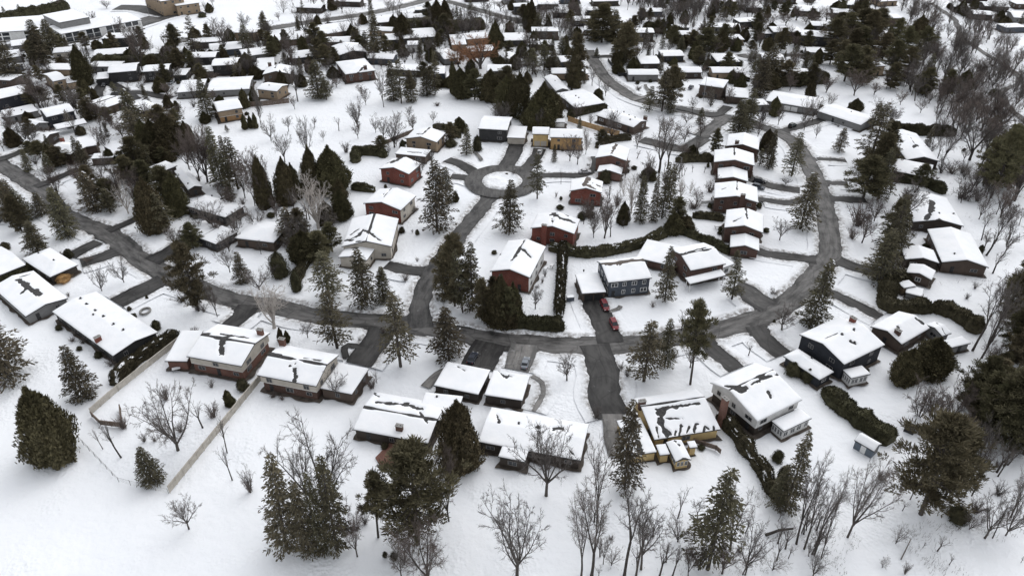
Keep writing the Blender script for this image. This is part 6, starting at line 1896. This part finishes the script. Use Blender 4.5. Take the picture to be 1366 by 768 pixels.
trees('h', "pi 1320 520 270 170;pi 1366 600 370 190;pi 1290 560 340 150;hz 1190 620 500 120;pi 1366 300 20 160;hz 1240 330 150 120;pi 1230 720 600 150;hz 700 190 60 90")
trees('d', "pi 985 290 70 190;pi 1060 270 90 190;pi 905 235 30 170;hz 700 205 70 130;hz 765 185 30 140;pi 850 120 -80 160;hz 830 260 140 120;pi 1050 140 -60 160")
trees('f', "pi 1200 410 200 120;pi 1325 435 230 110;sp 1090 365 30 110;pi 1240 370 180 100")
trees('j', "ce 400 560 430 110;pi 270 640 480 130;hz 330 520 380 110;ce 250 430 240 100;pi 430 700 560 120;hz 60 420 220 100;hz 150 540 420 80;ce 470 440 320 90")
trees('l', "pi 620 330 100 160;pi 660 240 40 120;pi 1240 330 60 160;pi 1180 360 120 140;pi 1340 280 20 140;hz 620 540 420 120;pi 700 640 430 130;hz 700 400 280 110;hz 1250 520 330 140;hz 1180 200 20 160;hz 1050 130 -60 120;hz 1320 150 0 140")
trees('k', "hz 500 610 470 100;hz 450 560 420 80;hz 860 420 280 90;hz 780 350 200 90;pi 920 560 420 110;hz 1020 460 380 90;hz 660 330 240 70;hz 960 150 60 100;hz 860 130 20 110;hz 1040 120 20 80;ce 1000 215 150 80;hz 720 180 80 80;hz 1120 380 300 50")
trees('p', "pi 420 240 90 130;pi 480 200 60 120;pi 540 280 130 120;pi 600 210 50 120;pi 450 330 200 110;pi 560 420 280 110;pi 660 300 160 110;pi 720 240 90 100;pi 780 370 230 100;pi 860 280 130 110;sp 820 330 190 70;sp 880 400 260 70;pi 700 440 310 100;hz 380 460 370 100;hz 200 450 360 90;ce 100 440 330 110;pi 180 420 300 110;hz 40 460 380 80;pi 300 420 310 90;hz 140 200 120 80;hz 350 220 130 80;hz 230 100 30 90;hz 380 110 30 90;ce 90 250 170 80;hz 220 240 170 70")
L4, G4 = wl_('the snowy scrub past the broad gable house')
wood([('l', 1120, 250), ('l', 1420, 300), ('h', 1420, 250), ('h', 1200, 200)], 22, ['po', 'sa', 'sa', 'hz'], (5, 11), L4, G4, 14)
L5, G5 = wl_('the wooded corner under the big pines')
wood([('d', 800, 260), ('d', 1100, 260), ('d', 1100, 420), ('d', 830, 430)], 14, ['sa', 'po', 'sa'], (5, 9), L5, G5, 15)
L6, G6 = wl_('the thicket by the top road')
wood([('n', 180, 0), ('n', 620, -30), ('n', 800, 10), ('n', 600, 60), ('n', 350, 70)], 22, ['hz', 'sa', 'ba'], (4, 9), L6, G6, 16)
L7, G7 = wl_('the backyards of the far north')
wood([('n', 0, 200), ('o', 1366, 180), ('o', 1366, 330), ('n', 0, 330)], 60, ['ms', 'po', 'sa', 'po'], (5, 10), L7, G7, 17)
L8, G8 = wl_('the hedged yards under the top road')
wood([('n', 900, 60), ('o', 0, 100), ('o', 450, 60), ('o', 450, 180), ('n', 900, 180)], 50, ['ms', 'po', 'hz', 'po'], (6, 11), L8, G8, 18)
L9, G9 = wl_('the birch scrub below the shed lawn')
wood([('d', 60, 470), ('d', 330, 430), ('d', 360, 700), ('d', 80, 720)], 12, ['sa', 'sa', 'po'], (3, 8), L9, G9, 19)

# more houses in the gaps of the far rows: plain, partly hidden, each with its own spot
for root_, k_, h_, pos_, l_ in TREES:
    if k_ == 'wi':
        FOOT.append((Matrix.Translation(-pos_), 7.0, 6.0))
def far_houses(poly, n, seed):
    rr = random.Random(seed)
    Q = [px(*q) for q in poly]
    x0, x1 = min(q[0] for q in Q), max(q[0] for q in Q); y0, y1 = min(q[1] for q in Q), max(q[1] for q in Q)
    k = 0
    for _ in range(3000):
        if k >= n: break
        c = ground(rr.uniform(x0, x1), rr.uniform(y0, y1))
        near = min(HOUSES, key=lambda q: (q[3] - c).length)
        a, b = rr.uniform(6, 9), rr.uniform(4, 5.5)
        if (near[3] - c).length < 19: continue
        def clear(x, y):
            for Ri, fa, fb in FOOT:
                q = Ri @ Vector((x, y, 0))
                if abs(q.x) < fa + 2 and abs(q.y) < fb + 2: return False
            for rp, rh in ALL_ROADS:
                if ((rp - np.array([x, y])) ** 2).sum(1).min() < (rh + 3) ** 2: return False
            return True
        ang = rr.choice((-0.15, 0.0, 0.1, 0.2))
        R = Matrix.Translation(c) @ Matrix.Rotation(ang, 4, 'Z')
        if not all(clear(*(R @ Vector((sx * a, sy * b, 0))).xy) for sx in (-1, 0, 1) for sy in (-1, 0, 1)): continue
        if any(abs((R.inverted() @ t[3]).x) < a + 1 and abs((R.inverted() @ t[3]).y) < b + 1 for t in TREES): continue
        h = rr.choice((3.0, 3.0, 4.8))
        col, word = rr.choice((('char', 'charcoal'), ('dkbrown', 'dark brown'), ('brown', 'brown'), ('grey', 'grey'), ('slate', 'slate blue'), ('tan', 'tan')))
        rf, rw = rr.choice((('x', 'long gabled'), ('hip', 'hipped'), ('flat', 'flat')))
        ref, hp = min(LANDMARKS, key=lambda q: (q[1] - c).length)
        dx, dy = c.x - hp.x, c.y - hp.y
        rel = 'beside' if abs(dx) > abs(dy) * 1.3 else ('behind' if dy > 0 else 'in front of')
        lab = f"far {word} house with {rw} snow roof {rel} the {ref}"
        if len(lab.replace("-", " ").split()) > 16:
            lab = f"{word} {rw.split()[-1]} roofed house {rel} the {ref}"
        if len(lab.replace("-", " ").split()) > 15:
            continue
        if lab in FARLAB: continue
        FARLAB.add(lab)
        house(lab, lab, [dict(r='z', W=(R, a, b), h=h, roof=rf, rise=1.1, wall=col, spots=0)], mark=False, far=True, group='plain far houses')
        k += 1
FARLAB = set()
far_houses([('n', 0, 150), ('n', 1366, 400)], 9, 1)
far_houses([('o', 0, 10), ('o', 1366, 400)], 16, 2)
far_houses([('p', 0, 5), ('p', 700, 400)], 8, 3)
far_houses([('m', 0, 180), ('m', 1366, 520)], 9, 4)
far_houses([('p', 1050, 5), ('p', 1366, 160)], 3, 5)
far_houses([('n', 300, 0), ('o', 700, 70)], 8, 6)

# gardens of the far houses: hedges' shrubs, twiggy trees and evergreens close round every house
def free(x, y, r):
    for Ri, a, b in FOOT:
        q = Ri @ Vector((x, y, 0))
        if abs(q.x) < a + r and abs(q.y) < b + r:
            return False
    for rp, rh in ALL_ROADS:
        if ((rp - np.array([x, y])) ** 2).sum(1).min() < (rh + r + 0.6) ** 2:
            return False
    return True
YR = random.Random(21)
for root, ref, label, c in HOUSES:
    v = project(c)[1]
    if root.get('group') == 'plain far houses' and YR.random() < 0.5:
        continue
    if v < 235:
        n = YR.choice((4, 5, 6)) if v < 130 else YR.choice((2, 3, 4))
        for _ in range(n):
            for _t in range(12):
                a = YR.uniform(0, 6.283); r = YR.uniform(7, 20)
                x, y = c.x + r * math.cos(a), c.y + r * 0.9 * math.sin(a)
                kd = YR.choice(('ms', 'hz', 'pi', 'ce', 'sp', 'ce', 'po', 'ms'))
                if free(x, y, 2.0):
                    plant(kd, Vector((x, y, -0.15)), YR.uniform(5.5, 11) * (0.8 if kd == 'ce' else 1), YR.uniform(5, 8) if kd in ('hz', 'ce', 'pi') else None)
                    break
    if 'shed' in root.name:
        continue
    for _ in range(YR.choice((2, 3, 4))):
        for _t in range(12):
            a = YR.uniform(0, 6.283); r = YR.uniform(3, 9)
            x, y = c.x + r * math.cos(a), c.y + r * math.sin(a)
            if free(x, y, 0.5):
                kd = YR.choice(('bu', 'bu', 'sh', 'rs'))
                plant(kd, Vector((x, y, -0.1)), YR.uniform(0.8, 2.0), YR.uniform(1.2, 2.6))
                break

def scatter(poly, n, kinds, hr, seed):
    rr = random.Random(seed)
    P = [ground(*px(*q)) for q in poly]
    x0, x1 = min(p.x for p in P), max(p.x for p in P); y0, y1 = min(p.y for p in P), max(p.y for p in P)
    k = 0
    for _ in range(4000):
        if k >= n: break
        x, y = rr.uniform(x0, x1), rr.uniform(y0, y1)
        ins = False
        for i in range(len(P)):
            a, b = P[i], P[i - 1]
            if (a.y > y) != (b.y > y) and x < (b.x - a.x) * (y - a.y) / (b.y - a.y) + a.x:
                ins = not ins
        if not ins or not free(x, y, 1.6): continue
        kd = rr.choice(kinds)
        h = rr.uniform(*hr) * (0.75 if kd == 'ce' else 1)
        plant(kd, Vector((x, y, -0.15)), h, h * rr.uniform(0.6, 0.85) if kd in ('hz', 'pi', 'ce', 'ba') else None)
        k += 1
scatter([('n', 640, 80), ('o', 0, 60), ('o', 480, 40), ('o', 470, 330), ('o', 0, 420), ('n', 700, 420)], 75, ['ms', 'sp', 'ce', 'pi', 'ba', 'po', 'po'], (7, 13), 31)
scatter([('o', 620, 60), ('o', 1366, 60), ('p', 420, 40), ('p', 420, 420), ('o', 1366, 420), ('o', 640, 240)], 55, ['hz', 'sp', 'ce', 'pi', 'hz', 'po', 'pi'], (7, 13), 32)
scatter([('m', 0, 230), ('m', 1366, 180), ('n', 560, 180), ('n', 500, 340), ('m', 1300, 400), ('m', 880, 470), ('m', 0, 420)], 75, ['ms', 'pi', 'ce', 'pi', 'po', 'ba'], (6, 12), 33)
scatter([('m', 0, 430), ('m', 880, 480), ('m', 980, 640), ('i', 780, 420), ('i', 560, 420), ('i', 100, 60)], 40, ['hz', 'sp', 'ce', 'hz', 'pi'], (5, 11), 34)
scatter([('k', 300, 330), ('k', 1100, 280), ('k', 1100, 560), ('k', 500, 660)], 22, ['sa', 'ms', 'po', 'sa'], (3, 8), 36)
scatter([('c', 330, 520), ('c', 1032, 520), ('d', 330, 520), ('d', 330, 768), ('c', 330, 768)], 26, ['ms', 'sa', 'sa', 'po'], (2.5, 7.5), 37)
scatter([('j', 0, 0), ('j', 700, 40), ('j', 560, 260), ('j', 0, 240)], 6, ['ba', 'sa'], (4, 9), 38)
scatter([('i', 300, 250), ('j', 600, 560), ('j', 400, 750), ('i', 1000, 700)], 14, ['sa', 'ms', 'ba'], (4, 9), 39)
scatter([('l', 900, 40), ('l', 1366, 60), ('h', 1366, 200), ('h', 1150, 60), ('l', 950, 360)], 34, ['po', 'ms', 'sa', 'ba'], (5, 11), 40)
scatter([('d', 560, 380), ('d', 1049, 420), ('d', 1049, 768), ('d', 450, 768)], 12, ['sa', 'ms'], (1.5, 5), 41)
scatter([('p', 700, 420), ('p', 1366, 380), ('l', 1366, 240), ('l', 1000, 220), ('l', 960, 40)], 30, ['hz', 'po', 'hz', 'ba', 'pi'], (7, 13), 35)

# ------------------------------------------------------------------ words for every plant: its look, then what it stands by
LOOK = {'sp': 'dark green spruce', 'ce': 'dense rounded cedar', 'sc': 'slim pointed cedar', 'bu': 'dark evergreen bush', 'pi': 'feathery pine', 'pt': 'pine with a bare lower trunk', 'ba': 'bare spreading tree',
        'po': 'bare upright tree', 'hz': 'twiggy brown tree', 'bi': 'pale-barked birch', 'sa': 'thin bare sapling', 'ms': 'bare many-stemmed tree', 'wi': 'orange-twigged willow', 'sh': 'bare twiggy shrub', 'rs': 'reddish-brown shrub'}
SHORT = {'sp': 'spruce', 'ce': 'rounded cedar', 'sc': 'slim cedar', 'bu': 'dark bush', 'pi': 'pine', 'pt': 'tall-trunked pine', 'ba': 'bare tree', 'po': 'upright tree', 'hz': 'twiggy tree', 'bi': 'birch', 'sa': 'sapling', 'ms': 'many-stemmed tree', 'wi': 'orange willow', 'sh': 'bare shrub', 'rs': 'reddish shrub'}
PLUR = {k: v + 's' for k, v in LOOK.items()}
PLUR.update({'pt': 'pines with bare lower trunks', 'bu': 'dark evergreen bushes', 'bi': 'pale-barked birches'})
LIM = {'sp': (7, 14), 'ce': (5, 11), 'sc': (2, 4), 'bu': (1.5, 3), 'pi': (8, 15), 'pt': (8, 15), 'ba': (6, 12), 'po': (8, 14), 'hz': (6, 11), 'bi': (6, 11), 'sa': (4, 8), 'ms': (5, 10), 'wi': (8, 13), 'sh': (1.2, 2.5), 'rs': (1.2, 2.5)}
NUM = {2: 'two', 3: 'three', 4: 'four', 5: 'five', 6: 'six', 7: 'seven', 8: 'eight', 9: 'nine', 10: 'ten', 11: 'eleven', 12: 'twelve', 13: 'thirteen', 14: 'fourteen', 15: 'fifteen', 16: 'sixteen', 17: 'seventeen', 18: 'eighteen'}
ORD = ['', 'second', 'third', 'fourth', 'fifth', 'sixth', 'seventh', 'eighth', 'ninth', 'tenth', 'eleventh', 'twelfth', 'thirteenth', 'fourteenth', 'fifteenth', 'sixteenth', 'seventeenth', 'eighteenth']
groups = {}
for root, kind, h, pos, label in TREES:
    if label:
        continue
    cands = sorted(LANDMARKS, key=lambda q: (q[1] - pos).length)[:1]
    ref, hp = cands[0]
    dx, dy = pos.x - hp.x, pos.y - hp.y
    rel = 'beside' if abs(dx) > abs(dy) * 1.3 else ('behind' if dy > 0 else 'in front of')
    groups.setdefault((kind, rel, ref), []).append((root, h))
for (kind, rel, ref), lst in groups.items():
    lst.sort(key=lambda q: -q[1])
    n = len(lst)
    for i, (root, h) in enumerate(lst):
        lo, hi = LIM[kind]
        size = 'small' if h < lo else 'tall' if h > hi else 'mid-sized'
        if n == 1:
            lb = f"{size} {LOOK[kind]} {rel} the {ref}"
            root['label'] = lb if len(lb.replace('-', ' ').split()) <= 16 else f"{size} {SHORT[kind]} {rel} the {ref}"
        else:
            if i == 0:
                rk = 'taller' if n == 2 else 'tallest'
            elif i == n - 1:
                rk = 'shorter' if n == 2 else 'shortest'
            else:
                rk = ORD[i] + ' tallest'
            lb = f"{rk} of {NUM.get(n, 'many')} {PLUR[kind]} {rel} the {ref}"
            if len(lb.replace('-', ' ').split()) > 15:
                lb = f"{rk} of {NUM.get(n, 'many')} {SHORT[kind] + ('es' if kind in ('bu', 'bi') else 's')} {rel} the {ref}"
            if len(lb.replace('-', ' ').split()) > 16:
                lb = f"{rk} {SHORT[kind]} {rel} the {ref}"
            root['label'] = lb
